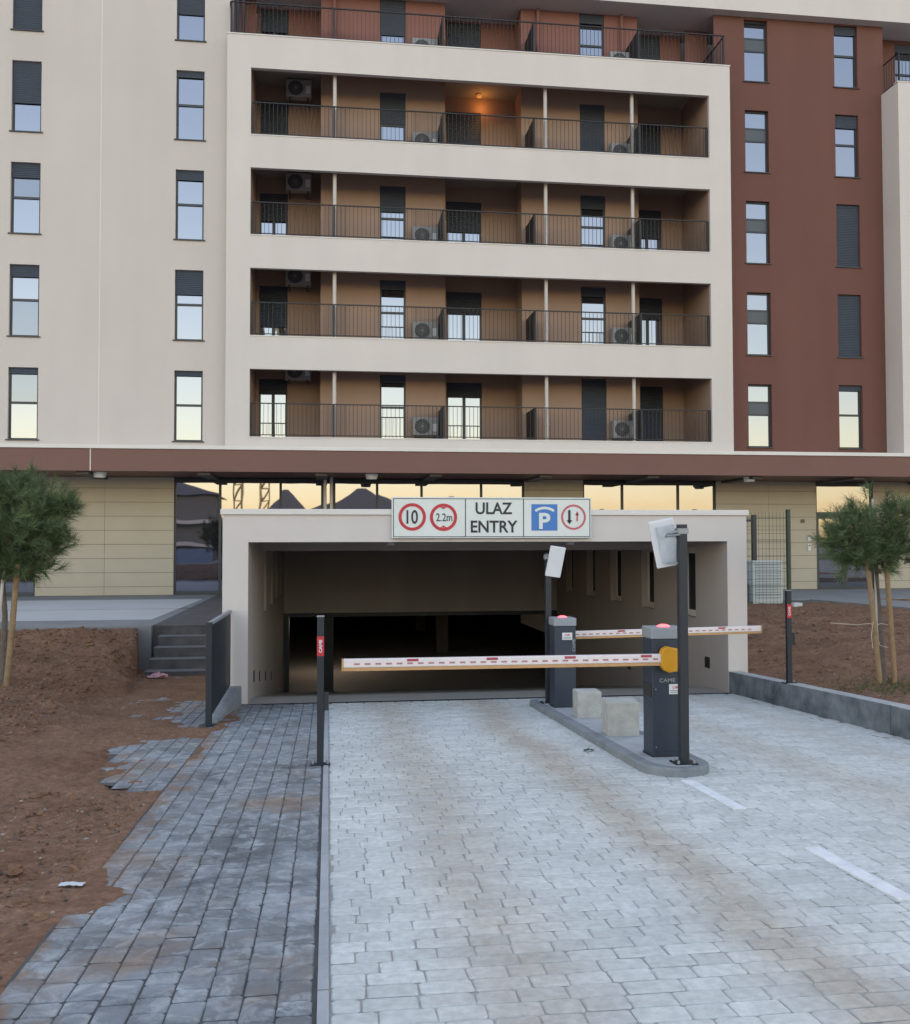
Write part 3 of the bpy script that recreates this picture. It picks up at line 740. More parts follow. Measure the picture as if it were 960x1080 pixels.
# --- canopy over the ground floor
g = MB(); g.box(-26, 26, 28.35, 31.6, 3.70, 4.34); g.build('canopy', [M['fascia'], M['soffit']], bl)
for p_ in bl.children[-1].data.polygons:
    if p_.normal.z < -.5: p_.material_index = 1
g = MB(); g.box(-26, 26, 28.31, 29.6, 4.342, 4.45); g.build('canopy_edge', M['cap'], bl)
g = MB()
for x in (-6.72,): g.box(x-.012, x+.012, 28.345, 28.36, 3.70, 4.34)
g.build('fascia_joint', M['cap'], bl)
for x in np.arange(-13.8, 22, 3.4): MB().box(x-.18, x+.18, 28.6, 31.0, 3.62, 3.699).build('canopy_beam', M['soffit'], bl)
for x in (-6.6, 1.3, 13.3):
    l = MB().tube([(x, 29.0, 3.55), (x, 29.0, 3.70)], [.16, .2], 16).build('canopy_light', M['white'], bl)
# --- ground floor
YG = 31.0
def boards(x0, x1, joints=()):
    b = MB(); b.box(x0, x1, YG+.02, YG+.3, 0, 3.7); back = b.build('ground_floor_wall', M['boardgap'], bl)
    g = MB(); zs = [0.0] + [.27+.44*k for k in range(8)] + [3.70]; xsx = [x0, *joints, x1]
    for a, c in zip(zs, zs[1:]):
        for p, q in zip(xsx, xsx[1:]): g.box(p+(.004 if p > x0 else 0), q-(.004 if q < x1 else 0), YG, YG+.02, a+.011, min(c, 3.695), skip='b')
    g.build('cladding', M['board'], bl)
boards(-26, -12.5, [-22, -18, -15]); boards(-8.95, -4.81, [-6.9]); boards(6.41, 8.40); boards(13.02, 16.62, [14.9]); boards(18.72, 26, [21.5])
def shopfront(x0, x1, mull, z0=.0, z1=3.68, ztr=None, door=None):
    f = MB(); t = .05
    xsx = [x0, *mull, x1]
    for x in xsx:
        w = .04 if x not in (x0, x1) else .06
        f.box(x-w, x+w, YG+.06, YG+.14, z0, z1)
    f.box(x0, x1, YG+.065, YG+.135, z1-.14, z1-.001); f.box(x0, x1, YG+.065, YG+.135, z0+.001, z0+.10)
    if ztr: f.box(x0, x1, YG+.066, YG+.134, ztr-.03, ztr+.03)
    fr = f.build('shopfront', M['anthracite'], bl)
    for a, b in zip(xsx, xsx[1:]):
        q = MB(); tl = random.uniform(-.006, .006); q.face([(a,YG+.10+tl,z0+.05),(b,YG+.10-tl,z0+.05),(b,YG+.10-tl,z1-.05),(a,YG+.10+tl,z1-.05)]); q.build('pane', M['glass_shop'], fr)
    return fr
shopfront(-12.5, -8.95, [-10.7]); shopfront(-4.81, 6.41, [-3.40, -1.509, -.19, .19, 1.57, 3.016, 4.983]); shopfront(8.40, 13.02, [9.767, 11.714])
d = shopfront(16.62, 18.72, [], z0=2.55)
dd = MB()
for x in (16.68, 17.62, 17.72, 18.66): dd.box(x-.055, x+.055, YG+.05, YG+.12, -.02, 2.55)
for a, b in ((16.73, 17.57), (17.77, 18.61)):
    for z in (-.01, 1.0, 1.12, 2.42): dd.box(a, b, YG+.051, YG+.119, z, z+.11)
dr = dd.build('entrance_door', M['anthracite'], bl)
for a, b in ((16.72, 17.58), (17.76, 18.62)):
    MB().box(a, b, YG+.08, YG+.09, .1, 2.45).build('pane', M['glass_door'], dr)
MB().tube([(17.5, YG+.02, .7), (17.5, YG+.02, 1.7)], .015, 8).build('handle', M['cabcap'], dr)
for x in (-.10, .10): MB().tube([(x, 30.55, 1.9), (x, 30.55, 3.7)], .05, 12).build('downpipe', M['pipe'], bl)
# wall-mounted bits by the entrance
kb = MB().box(16.29, 16.39, YG-.05, YG, 1.66, 1.86).build('intercom', M['white'], bl); MB().box(16.30, 16.38, YG-.054, YG-.05, 1.80, 1.85).build('screen', M['black'], kb)
kb = MB().box(16.29, 16.38, YG-.05, YG, 1.33, 1.56).build('letter_box', M['white'], bl); MB().box(16.31, 16.36, YG-.054, YG-.05, 1.48, 1.52).build('slot', M['black'], kb)
MB().box(16.05, 16.18, YG-.03, YG, 2.28, 2.40).build('wall_box', M['fascia'], bl)
# building body
g = MB(); g.box(-26, 26, 32.3, 46, 3.7, 20.9); g.box(-26, -1.5, 32.3, 46, 0, 3.69); g.box(6.3, 26, 32.3, 46, 0, 3.69); g.box(-1.49, 6.29, 32.3, 46, 1.95, 3.69)
g.build('core', M['slab'], bl)
# lit lamp under the third balcony's ceiling
lm = MB().tube([(4.9, 30.7, 16.27), (4.9, 30.7, 16.34)], .08, 14).build('balcony_lamp', M['warmlamp'], bl)
ld = bpy.data.lights.new('balcony_lamp_light', 'POINT'); ld.energy = 1.6; ld.color = (1, .45, .12); ld.shadow_soft_size = .1
lo = bpy.data.objects.new('balcony_lamp_light', ld); C.objects.link(lo); lo.location = (5.0, 30.7, 16.0)

# ------------------------------------------------------------------ air conditioners
def ac(x, y, z, label, hang=False):
    r = thing('air_conditioner', (x, y, z), label, 'air conditioner', 'outdoor air conditioner units on the balconies')
    MB().box(x-.40, x+.40, y-.15, y+.15, z+.06, z+.62).build('casing', M['ac'], r, bevel=.015)
    g = MB(); g.tube([(x-.10, y-.152, z+.34), (x-.10, y-.168, z+.34)], [.235, .225], 24)
    gr = g.build('fan_grille', M['acdark'], r)
    g = MB()
    for k in range(8):
        t = k*math.pi/8; g.tube([(x-.10-.225*math.cos(t), y-.172, z+.34-.225*math.sin(t)), (x-.10+.225*math.cos(t), y-.172, z+.34+.225*math.sin(t))], .004, 4)
    g.build('spoke', M['ac'], gr)
    MB().box(x+.22, x+.36, y-.156, y-.149, z+.18, z+.42).build('service_panel', M['white'], r)
    for s in (-.28, .28):
        if hang: MB().box(x+s-.02, x+s+.02, y-.12, y+.54, z+.02, z+.058).build('bracket', M['dark'], r)
        else: MB().box(x+s-.03, x+s+.03, y-.16, y+.16, z, z+.058).build('foot', M['dark'], r)
rows = ['lowest balcony row', 'second balcony row from the bottom', 'third balcony row from the bottom', 'top enclosed balcony row', 'open roof terrace row']
for k in range(5):
    if k < 4: ac(-.95, 30.45, 6.69+3*k, 'air conditioner hung high in the left alcove, %s' % rows[k], True)
    ac(3.0, 29.75, 4.91+3*k, 'air conditioner mounted low left of the middle alcove, %s' % rows[k])
    ac(9.42, 29.75, 4.90+3*k, 'air conditioner mounted low beside the right-hand downpipe, %s' % rows[k])

# ------------------------------------------------------------------ garage entrance (portal and tunnel box)
ge = thing('garage_entrance', (2.4, YP, Pf(YP)), 'pale plastered portal of the underground garage with a dark ramp tunnel behind it', 'garage entrance')
OXa, OXb = -1.473, 6.273; ZT = 2.04
g = MB()
wall(g, OXa, OXb, -1.0, ZT, YP, [(TX0, TX1, -1.2, 1.652)], .0)
g.face([(OXa,31.0,-1.0),(OXa,YP,-1.0),(OXa,YP,ZT),(OXa,31.0,ZT)]); g.face([(OXb,YP,-1.0),(OXb,31.0,-1.0),(OXb,31.0,ZT),(OXb,YP,ZT)])
g.build('portal_wall', M['white_render'], ge)
MB().box(OXa-.03, OXb+.03, YP-.035, YP+.30, ZT+.001, ZT+.082).build('coping', M['cap'], ge, bevel=.006)
MB().box(OXa+.01, OXb-.01, YP+.301, 30.99, ZT-.2, ZT).build('roof_slab', M['slab'], ge)
# ceiling of the tunnel with a beam behind the front
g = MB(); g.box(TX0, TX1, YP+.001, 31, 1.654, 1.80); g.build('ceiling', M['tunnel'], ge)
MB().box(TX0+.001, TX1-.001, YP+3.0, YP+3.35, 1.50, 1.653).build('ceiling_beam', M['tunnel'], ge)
# side walls with slit windows; x = inner face
zs0, zs1 = .40, 1.55
def slit_wall(x, xo, slits, name, s):
    g = MB(); ys_ = sorted({YP+.001, YB, *[a for a, b in slits], *[b for a, b in slits]})
    def q(a, b, c, d):
        pts = [(x,a,c),(x,b,c),(x,b,d),(x,a,d)]; g.face(pts if s < 0 else pts[::-1])
    for a, b in zip(ys_, ys_[1:]):
        if (a, b) in slits:
            q(a, b, -2.3, zs0); q(a, b, zs1, 1.653)
            for pts in ([(x,a,zs0),(xo,a,zs0),(xo,b,zs0),(x,b,zs0)], [(x,a,zs1),(x,b,zs1),(xo,b,zs1),(xo,a,zs1)], [(x,a,zs0),(x,a,zs1),(xo,a,zs1),(xo,a,zs0)], [(x,b,zs0),(xo,b,zs0),(xo,b,zs1),(x,b,zs1)]): g.face(pts)
        else: q(a, b, -2.3, 1.653)
    w = g.build(name, M['tunnel'], ge)
    for a, b in slits:
        fr = MB()
        for c_, d_, e_, f_ in ((a, b, zs0, zs0+.10), (a, b, zs1-.10, zs1), (a, a+.03, zs0+.10, zs1-.10), (b-.05, b, zs0+.10, zs1-.10)): fr.box(min(x+(xo-x)*.75, xo), max(x+(xo-x)*.75, xo), c_, d_, e_, f_)
        fr = fr.build('slit_window', M['cap'], w)
        MB().box(min(xo, x+(xo-x)*.9), max(xo, x+(xo-x)*.9), a+.03, b-.05, zs0+.10, zs1-.10).build('pane', M['slit_glass'], fr)
slR = [(15.07, 15.78), (17.1, 17.8), (19.1, 19.85), (21.05, 21.75), (23.0, 23.7)]
slL = [(17.1, 17.8), (19.1, 19.85), (21.05, 21.75), (23.0, 23.7)]
slit_wall(TX1, TX1+.16, slR, 'side_wall', 1)
slit_wall(TX0, TX0-.16, slL, 'side_wall', -1)
g = MB()
for y in (14.6, 16.35, 18.6): g.box(TX1-.012, TX1+.01, y-.09, y+.09, -.60-.135*(y-14.6)+.25, -.60-.135*(y-14.6)+.42)
for y in (14.9, 16.1, 17.6, 19.4): g.box(TX0-.01, TX0+.012, y-.06, y+.06, -.60-.135*(y-14.6)+.18, -.60-.135*(y-14.6)+.34)
g.build('floor_light', M['black'], ge)
# rear wall above the door, door frame
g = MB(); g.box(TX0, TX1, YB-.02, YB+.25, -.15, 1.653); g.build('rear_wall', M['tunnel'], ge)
g = MB(); g.box(TX0+.02, TX0+.14, YB-.03, YB+.2, -2.14, -.151); g.box(TX1-.14, TX1-.02, YB-.03, YB+.2, -2.14, -.151); g.box(TX0+.14, TX1-.14, YB-.028, YB+.2, -.25, -.151)
g.box(-.18, .14, YB+.05, YB+.3, -2.14, -.25)
g.build('door_frame', M['dark'], ge)
# garage beyond
g = MB(); g.box(TX0-6, TX1+8, 52, 52.2, -2.2, -.04); g.box(TX0-6.2, TX0-6, YB+.25, 52, -2.2, -.04); g.box(TX1+8, TX1+8.2, YB+.25, 52, -2.2, -.04); g.box(TX0-6, TX1+8, YB+.25, 52, -.10, -.02)
g.box(TX0-6, TX0-.001, YB+.02, YB+.25, -2.2, .0); g.box(TX1+.001, TX1+8, YB+.02, YB+.25, -2.2, 0)
g.build('garage_hall', M['garagewall'], ge)
for x, y in ((-2.0, 33), (3.9, 33), (8.5, 33), (-2.0, 41), (3.9, 41)):
    MB().box(x-.2, x+.2, y-.2, y+.2, -2.14, -.10).build('pillar', M['garagewall'], ge)
MB().box(.0, 3.3, 31.5, 31.7, -.62, -.10).build('duct', M['panel_grey'], ge)
MB().box(-.02, .05, 28.0, 28.6, -.33, -.28).build('ceiling_lamp', M['lamp'], ge)
for x in (1.0, 4.0): MB().tube([(x, 15.6, 1.60), (x, 15.6, 1.653)], .07, 12).build('spot_lamp', M['white'], ge)

gl = bpy.data.lights.new('garage_lamp_light', 'POINT'); gl.energy = 5; gl.color = (1, .95, .85); gl.shadow_soft_size = .1
go = bpy.data.objects.new('garage_lamp_light', gl); C.objects.link(go); go.location = (.015, 28.3, -.6)
# low concrete wedge beside the left portal foot
g = MB(); g.slab([(-1.46,11.9,-.62),(-1.32,11.9,-.62),(-1.20,YP-.001,-.8),(-1.46,YP-.001,-.8),(-1.46,11.9,-.50),(-1.32,11.9,-.50),(-1.20,YP-.001,-.36),(-1.46,YP-.001,-.36)])
tag(g.build('wedge_kerb', M['kerb'], bevel=.01), 'low sloping concrete wedge under the navy guard panel at the portal foot', 'kerb')
# navy guard panel
gp = thing('guard_panel', (-1.39, 11.7, Pf(11.7)), 'dark navy solid guard panel on a post beside the left portal column', 'railing')
MB().box(-1.435, -1.365, 11.68, 11.76, Pf(11.7)+.008, .70).build('post', M['screen'], gp, bevel=.004)
MB().box(-1.51, -1.29, 11.62, 11.82, Pf(11.7)-.004, Pf(11.7)+.010).build('base_plate', M['screen'], gp)
g = MB(); g.slab([(-1.41,11.76,-.44),(-1.39,11.76,-.44),(-1.35,YP-.04,-.34),(-1.37,YP-.04,-.34),(-1.41,11.76,.66),(-1.39,11.76,.66),(-1.35,YP-.04,.665),(-1.37,YP-.04,.665)]); g.build('panel', M['screen'], gp)
MB().slab([(-1.425,11.76,.66),(-1.375,11.76,.66),(-1.335,YP-.04,.665),(-1.385,YP-.04,.665),(-1.425,11.76,.70),(-1.375,11.76,.70),(-1.335,YP-.04,.705),(-1.385,YP-.04,.705)]).build('top_rail', M['cabcap'], gp, bevel=.004)

# ------------------------------------------------------------------ sign on the portal
sg = thing('entry_sign', (2.37, YP-.04, 1.70), 'long white sign reading ULAZ ENTRY with traffic symbols above the garage opening', 'sign')
SX0, SX1, SZ0, SZ1 = .903, 3.838, 1.702, 2.296; ys = YP-.09
MB().box(SX0, SX1, ys, YP-.002, SZ0, SZ1).build('panel', M['signwhite'], sg, bevel=.01)
g = MB(); e = .018
def hollow(g, x0, x1, z0, z1, w, y0, y1):
    g.box(x0, x1, y0, y1, z0, z0+w); g.box(x0, x1, y0, y1, z1-w, z1); g.box(x0, x0+w, y0, y1, z0+w, z1-w); g.box(x1-w, x1, y0, y1, z0+w, z1-w)
hollow(g, SX0+e, SX1-e, SZ0+e, SZ1-e, .010, ys-.003, ys+.001)
for x in (1.967, 2.822): g.box(x-.006, x+.006, ys-.003, ys+.001, SZ0+e+.01, SZ1-e-.01)
g.build('border_line', M['black'], sg)
def disc(x, z, r0, r1, y, n=48):
    g = MB()
    for i in range(n):
        a, b = 2*math.pi*i/n, 2*math.pi*(i+1)/n
        p = lambda r, t: (x+r*math.cos(t), y, z+r*math.sin(t))
        if r0 > 0: g.face([p(r0,a), p(r0,b), p(r1,b), p(r1,a)][::-1][::-1])
        else: g.face([(x,y,z), p(r1,a), p(r1,b)])
    return g
px = lambda u: SX0+(u-413)*(SX1-SX0)/209.0
pz = lambda v: SZ1-(v-525)*(SZ1-SZ0)/42.5
y1 = ys-.004; y2 = ys-.006
for i, (u, v, mr) in enumerate(((433.8, 545.5, 'red'), (466, 545.8, 'red'), (602.8, 545.5, 'redfade'))):
    r = .198 if i < 2 else .186
    c = disc(px(u), pz(v), r-.045 if i < 2 else r-.03, r, y1).build('red_ring', M[mr], sg)
    if i == 0: text('lettering', '10', .20, px(u), y2, pz(v), M['black'], c, width=.165, bold=.015)
    if i == 1:
        text('lettering', '2.2m', .115, px(u)+.01, y2, pz(v), M['black'], c, width=.235, bold=.006)
        for s in (1, -1):
            g = MB(); zc = pz(v)+s*(r-.05); g.face([(px(u)-.05,y1-.001,zc), (px(u)+.05,y1-.001,zc), (px(u),y1-.001,zc-s*.032)]); g.build('triangle', M['red'], c)
    if i == 2:
        for (dx, s, mm, w, h) in ((-.062, -1, 'black', .018, .105), (.055, 1, 'redfade', .012, .075)):
            g = MB(); X = px(u)+dx; Z = pz(v)+(.0 if s < 0 else .015)
            g.face([(X-w,y2,Z-h+(.0 if s > 0 else .04)),(X+w,y2,Z-h+(.0 if s > 0 else .04)),(X+w,y2,Z+h-(.04 if s > 0 else 0)),(X-w,y2,Z+h-(.04 if s > 0 else 0))])
            zt = Z+s*h; g.face([(X-w*2.4,y2,zt-s*.06),(X+w*2.4,y2,zt-s*.06),(X,y2,zt)]); g.build('arrow', M[mm], c)
text('lettering', 'ULAZ', .175, px(518.5), y1, pz(536.5), M['black'], sg, width=.54, bold=.022)
text('lettering', 'ENTRY', .175, px(518.8), y1, pz(555.4), M['black'], sg, width=.69, bold=.022)
pq = MB().box(px(558), px(585.6), y1+.0005, ys, pz(559.6), pz(532)).build('parking_square', M['blue'], sg)
text('lettering', 'P', .235, px(572), y2-.001, pz(549.5), M['signwhite'], pq, width=.17, bold=.03)
g = MB(); N = 16
for i in range(N):
    a, b = R(55)+(R(70))*i/N, R(55)+(R(70))*(i+1)/N; cz = pz(538.0)-.215
    p = lambda r, t: (px(572)+r*math.cos(t), y2-.001, cz+r*math.sin(t)); g.face([p(.225,a), p(.225,b), p(.262,b), p(.262,a)])
g.build('roof_arc', M['signwhite'], pq)

# ------------------------------------------------------------------ traffic island
g = MB(); IX0, IX1, IY0, IY1 = 2.72, 3.34, 7.88, 13.05
poly = []
for t in np.linspace(180, 360, 17): poly.append((3.03+.31*math.cos(R(t)), IY0+.36+.36*math.sin(R(t))))
for t in np.linspace(0, 180, 13): poly.append((3.03+.31*math.cos(R(t)), IY1-.2+.2*math.sin(R(t))))
g.prism(poly, lambda x, y: Pf(y)-.15, lambda x, y: Pf(y)+.075)
struct(g, 'traffic_island', M['kerb'], bevel=.018, seg=3)
ip = [(3.03+(x-3.03)*.66, (y-10.5)*.965+10.5) for x, y in poly]
struct(MB().prism(ip, lambda x, y: Pf(y)+.02, lambda x, y: Pf(y)+.079), 'island_paving', M['island_top'])
IZ = lambda y: Pf(y)+.080

def sticker(x0, x1, z0, z1, y, parent, word, h=.03):
    s = MB().box(x0, x1, y-.002, y, z0, z1).build('sticker', M['white'], parent)
    text('lettering', word, (z1-z0)*.30, (x0+x1)/2, y-.0035, z0+(z1-z0)*.68, M['red'], s, width=(x1-x0)*.55, bold=.02)
    g = MB()
    for k in range(2): g.box(x0+.012, x1-.012, y-.0032, y-.002, z0+(z1-z0)*(.14+.18*k), z0+(z1-z0)*(.20+.18*k))
    g.build('small_print', M['acdark'], s)
def cabinet(x0, x1, y0, y1, h, label):
    zb = IZ((y0+y1)/2)-.005; xm = (x0+x1)/2
    r = thing('barrier_cabinet', (xm, (y0+y1)/2, zb), label, 'barrier machine', 'barrier cabinets on the island')
    MB().box(x0, x1, y0, y1, zb, zb+h-.13).build('body', M['cab'], r, bevel=.008)
    MB().box(x0-.006, x1+.006, y0-.006, y1+.006, zb-.004, zb+.02).build('plinth', M['dark'], r)
    c = MB().box(x0-.008, x1+.008, y0-.008, y1+.008, zb+h-.128, zb+h-.025).build('cap', M['cabcap'], r, bevel=.012, seg=3)
    g = MB(); zz = zb+h-.026; g.tube([(xm-.0, (y0+y1)/2, zz), (xm, (y0+y1)/2, zz+.012), (xm, (y0+y1)/2, zz+.022)], [.062, .055, .03], 20)
    g.build('red_lamp', M['redlamp'], r, smooth=True)
    return r, zb
cabN, zbN = cabinet(2.915, 3.225, 8.42, 8.68, 1.20, 'navy barrier cabinet nearest the camera with yellow arm mount and red lamp')
g = MB(); g.box(2.93, 3.21, 8.413, 8.4195, zbN+.06, zbN+.66); g.build('front_door', M['cab'], cabN, bevel=.004)
text('lettering', 'CAME', .036, 3.055, 8.4145, zbN+.60+.10, M['cabcap'], cabN, width=.15, bold=.02)
g = MB(); g.face([(3.165,8.4145,zbN+.715),(3.215,8.4145,zbN+.715),(3.203,8.4145,zbN+.700),(3.177,8.4145,zbN+.700)]); g.face([(3.180,8.4145,zbN+.698),(3.200,8.4145,zbN+.698),(3.190,8.4145,zbN+.682)]); g.build('emblem', M['cabcap'], cabN)
for zz in (.10, .62):
    for xx in (2.945, 3.195): MB().tube([(xx, 8.414, zbN+zz), (xx, 8.410, zbN+zz)], .006, 8).build('screw', M['cabcap'], cabN)
sticker(3.07, 3.20, zbN+.575, zbN+.665, 8.4125, cabN, 'CAME')
MB().tube([(3.135, 8.42, zbN+.79), (3.135, 8.405, zbN+.79)], .012, 12).build('lock', M['cabcap'], cabN)
MB().box(2.909, 2.916, 8.44, 8.66, zbN+.545, zbN+.66).build('side_label', M['black'], cabN)
cabF, zbF = cabinet(2.86, 3.14, 11.98, 12.26, 1.17, 'navy barrier cabinet at the far end of the island, in front of the tunnel')
sticker(2.96, 3.09, zbF+.87, zbF+.96, 11.972, cabF, 'CAME')
text('lettering', 'CAME', .038, 3.112, 11.976, zbF+.80, M['cabcap'], cabF, width=.16, roll=R(90), bold=.02)
def boom(xp, xe, y, zp, ze, label, yellow=None):
    r = thing('barrier_boom', (xp, y, zp), label, 'barrier arm', 'barrier arms')
    s = 1 if xe > xp else -1; n = 1; hh = .052
    def Q(x): return zp+(ze-zp)*(x-xp)/(xe-xp)
    def bar(x0, x1, ya, yb, a, b):
        xa, xb = min(x0, x1), max(x0, x1)
        return MB().slab([(xa,ya,Q(xa)+a),(xb,ya,Q(xb)+a),(xb,yb,Q(xb)+a),(xa,yb,Q(xa)+a),(xa,ya,Q(xa)+b),(xb,ya,Q(xb)+b),(xb,yb,Q(xb)+b),(xa,yb,Q(xa)+b)])
    bar(xp, xe, y-.03, y+.03, -.022, hh).build('arm', M['boomwhite'], r, bevel=.008)
    bar(xp, xe, y-.024, y+.024, -.052, -.0225).build('rubber_edge', M['boomedge'], r, bevel=.004)
    L_ = abs(xe-xp); g = MB(); g2 = MB(); k = 0
    for i in range(int((L_-.1)/.092)):
        a = xp+s*(.06+i*.092); b = a+s*.05; q = bar(a, b, y-.0325, y-.0301, .002, .017); off = len(g.v); g.v += q.v; g.f += [tuple(off+j for j in f) for f in q.f]; g.m += q.m
    g.build('reflector_dash', M['dash'], r)
    x = .12
    while x < L_-.05:
        a = xp+s*(x); b = a+s*.10; bar(a, b, y-.033, y-.0301, .026, .048).build('red_mark', M['pinkred'], r); x += .70
    bar(xe, xe+s*.012, y-.031, y+.031, -.05, .053).build('end_cap', M['boomedge'], r)
    if yellow:
        x0, x1 = yellow; zc = Q((x0+x1)/2)
        pts = [(x0,-.05),(x0+.03,-.095),(x0+.075,-.115),(x1-.005,-.10),(x1,-.085),(x1,.085),(x1-.02,.10),(x0+.06,.12),(x0+.02,.10),(x0,.055)]
        g = MB(); n_ = len(pts)
        g.v += [(a, y-.05, zc+b) for a, b in pts] + [(a, y+.035, zc+b) for a, b in pts]
        g.f.append(tuple(range(n_))); g.f.append(tuple(reversed(range(n_, 2*n_))))
        for i in range(n_): j = (i+1) % n_; g.f.append((i, n_+i, n_+j, j))
        g.m += [0]*len(g.f); g.build('arm_mount', M['yellow'], r, bevel=.012, seg=3)
    return r
boom(3.00, .13, 8.36, .585, .590, 'long white barrier arm closing the near lane, with small red marks and yellow lower edge', yellow=(2.965, 3.145))
MB().tube([(3.08, 8.36, .585), (3.08, 8.43, .585)], .05, 16).build('pivot', M['dark'], cabN)
boom(3.0, 5.83, 12.42, .41, .452, 'shorter-looking white barrier arm closing the far lane behind the island')
MB().tube([(3.05, 12.25, .41), (3.05, 12.43, .41)], .05, 16).build('pivot', M['dark'], cabF)

# concrete cubes on the island
tag(MB().box(2.90, 3.19, 10.98, 11.26, IZ(11.1)-.006, IZ(11.1)+.31, rot=R(-3)).build('concrete_cube', M['concrete'], bevel=.012, seg=2), 'smaller smooth concrete cube beside the far barrier cabinet', 'concrete block', 'concrete cubes on the island')
tag(MB().box(2.87, 3.20, 9.62, 9.93, IZ(9.8)-.006, IZ(9.8)+.355, rot=R(-5)).build('concrete_cube', M['concrete'], bevel=.014, seg=2), 'larger blotchy concrete cube between the smaller cube and the near cabinet', 'concrete block', 'concrete cubes on the island')

# camera poles
def cam_pole(x, y, ztop, label):
    zb = IZ(y); r = thing('steel_pole', (x, y, zb), label, 'pole', 'poles with white antenna panels')
    MB().box(x-.038, x+.038, y-.038, y+.038, zb, ztop).build('post', M['dark'], r, bevel=.006)
    MB().box(x-.10, x+.10, y-.09, y+.09, zb-.002, zb+.010).build('base_plate', M['dark'], r)
    for sx in (-.07, .07):
        for sy in (-.06, .06): MB().tube([(x+sx, y+sy, zb+.01), (x+sx, y+sy, zb+.035)], .012, 6).build('bolt', M['cabcap'], r)
    c = MB(); hollow(c, x-.048, x+.048, ztop-.075, ztop-.03, .0, y, y); 
    MB().box(x-.047, x+.047, y-.047, y+.047, ztop-.085, ztop-.035).build('clamp', M['ac'], r, bevel=.004)
    return r
M['antenna_back'] = mat('antenna_back', (.42, .45, .50), .5, var=.15, scale=14)
PXN, PYN = 3.085, 8.10
pn = cam_pole(PXN, PYN, 1.80, 'tall dark square steel pole on the rounded nose of the island')
def obox(cx, cy, cz, w, d, h, rz, rx, ry):
    """corner list of a box w x d x h turned about its centre"""
    Rm = Matrix.Rotation(rz, 3, 'Z') @ Matrix.Rotation(ry, 3, 'Y') @ Matrix.Rotation(rx, 3, 'X')
    return [tuple(Vector((cx, cy, cz)) + Rm @ Vector((sx*w/2, sy*d/2, sz*h/2))) for sx, sy, sz in ((-1,-1,-1),(1,-1,-1),(1,1,-1),(-1,1,-1),(-1,-1,1),(1,-1,1),(1,1,1),(-1,1,1))]
# near antenna: seen from behind, tilted
an = thing('antenna_panel', (2.97, 8.16, 1.66), 'white flat antenna box seen from behind, clamped to the top of the near pole', 'antenna', 'white antenna panels on the poles')
MB().slab(obox(2.965, 8.20, 1.635, .22, .045, .43, R(-18), R(14), R(-11))).build('housing', M['white'], an, bevel=.01)
MB().slab(obox(2.985, 8.165, 1.63, .16, .03, .34, R(-18), R(14), R(-11))).build('back_plate', M['antenna_back'], an, bevel=.006)
g = MB(); g.tube([(PXN-.03, PYN-.03, 1.74), (2.97, 8.13, 1.72), (2.95, 8.15, 1.69)], .012, 8); g.tube([(PXN-.03, PYN-.04, 1.71), (2.96, 8.12, 1.70)], .008, 8); g.tube([(PXN-.03, PYN, 1.46), (2.96, 8.14, 1.455)], .008, 8)
g.build('bracket', M['cabcap'], an)
PXF, PYF = 2.905, 12.52
pf = cam_pole(PXF, PYF, 1.50, 'dark square steel pole standing behind the far barrier cabinet')
an = thing('antenna_panel', (3.0, 12.4, 1.35), 'white flat antenna box facing the camera on top of the far pole', 'antenna', 'white antenna panels on the poles')
MB().slab(obox(2.985, 12.43, 1.385, .205, .05, .41, R(4), R(12), R(8))).build('housing', M['white'], an, bevel=.01)
g = MB(); g.tube([(PXF, PYF-.03, 1.46), (2.95, 12.44, 1.45)], .012, 8); g.tube([(2.84, 12.47, 1.47), (2.92, 12.45, 1.475)], [.004, .014], 8); g.build('bracket', M['cabcap'], an)

# posts with red stickers
def sticker_post(x, y, zb, h, label, word='CAME', side=True, cell=False):
    r = thing('photocell_post', (x, y, zb), label, 'post', 'dark posts with red stickers')
    MB().box(x-.031, x+.031, y-.031, y+.031, zb, zb+h).build('post', M['dark'], r, bevel=.005)
    MB().box(x-.035, x+.035, y-.035, y+.035, zb+h-.002, zb+h+.008).build('cap', M['cabcap'], r)
    MB().box(x-.09, x+.09, y-.05, y+.05, zb-.002, zb+.010).build('base_plate', M['dark'], r)
    for s in (-.065, .065): MB().tube([(x+s, y, zb+.01), (x+s, y, zb+.04)], .012, 6).build('bolt', M['cabcap'], r)
    s = MB().box(x-.0325, x+.0325, y-.0328, y-.0312, zb+h-.36, zb+h-.18).build('red_sticker', M['red'], r)
    text('lettering', word, .030, x, y-.034, zb+h-.27, M['white'], s, width=.12, roll=R(90), bold=.03)
    if cell: MB().box(x+.031, x+.075, y-.03, y+.03, zb+.50, zb+.66).build('photocell', M['dark'], r, bevel=.005)
    return r
sticker_post(-.068, 8.98, Pf(8.98)+.006, 1.36, 'dark slim post with a red sticker on the footpath edge beside the barrier tip', cell=True)
sticker_post(6.05, 12.05, float(kerb_top(12.05)), 1.22, 'dark slim post with a red sticker behind the retaining kerb on the right', cell=True)

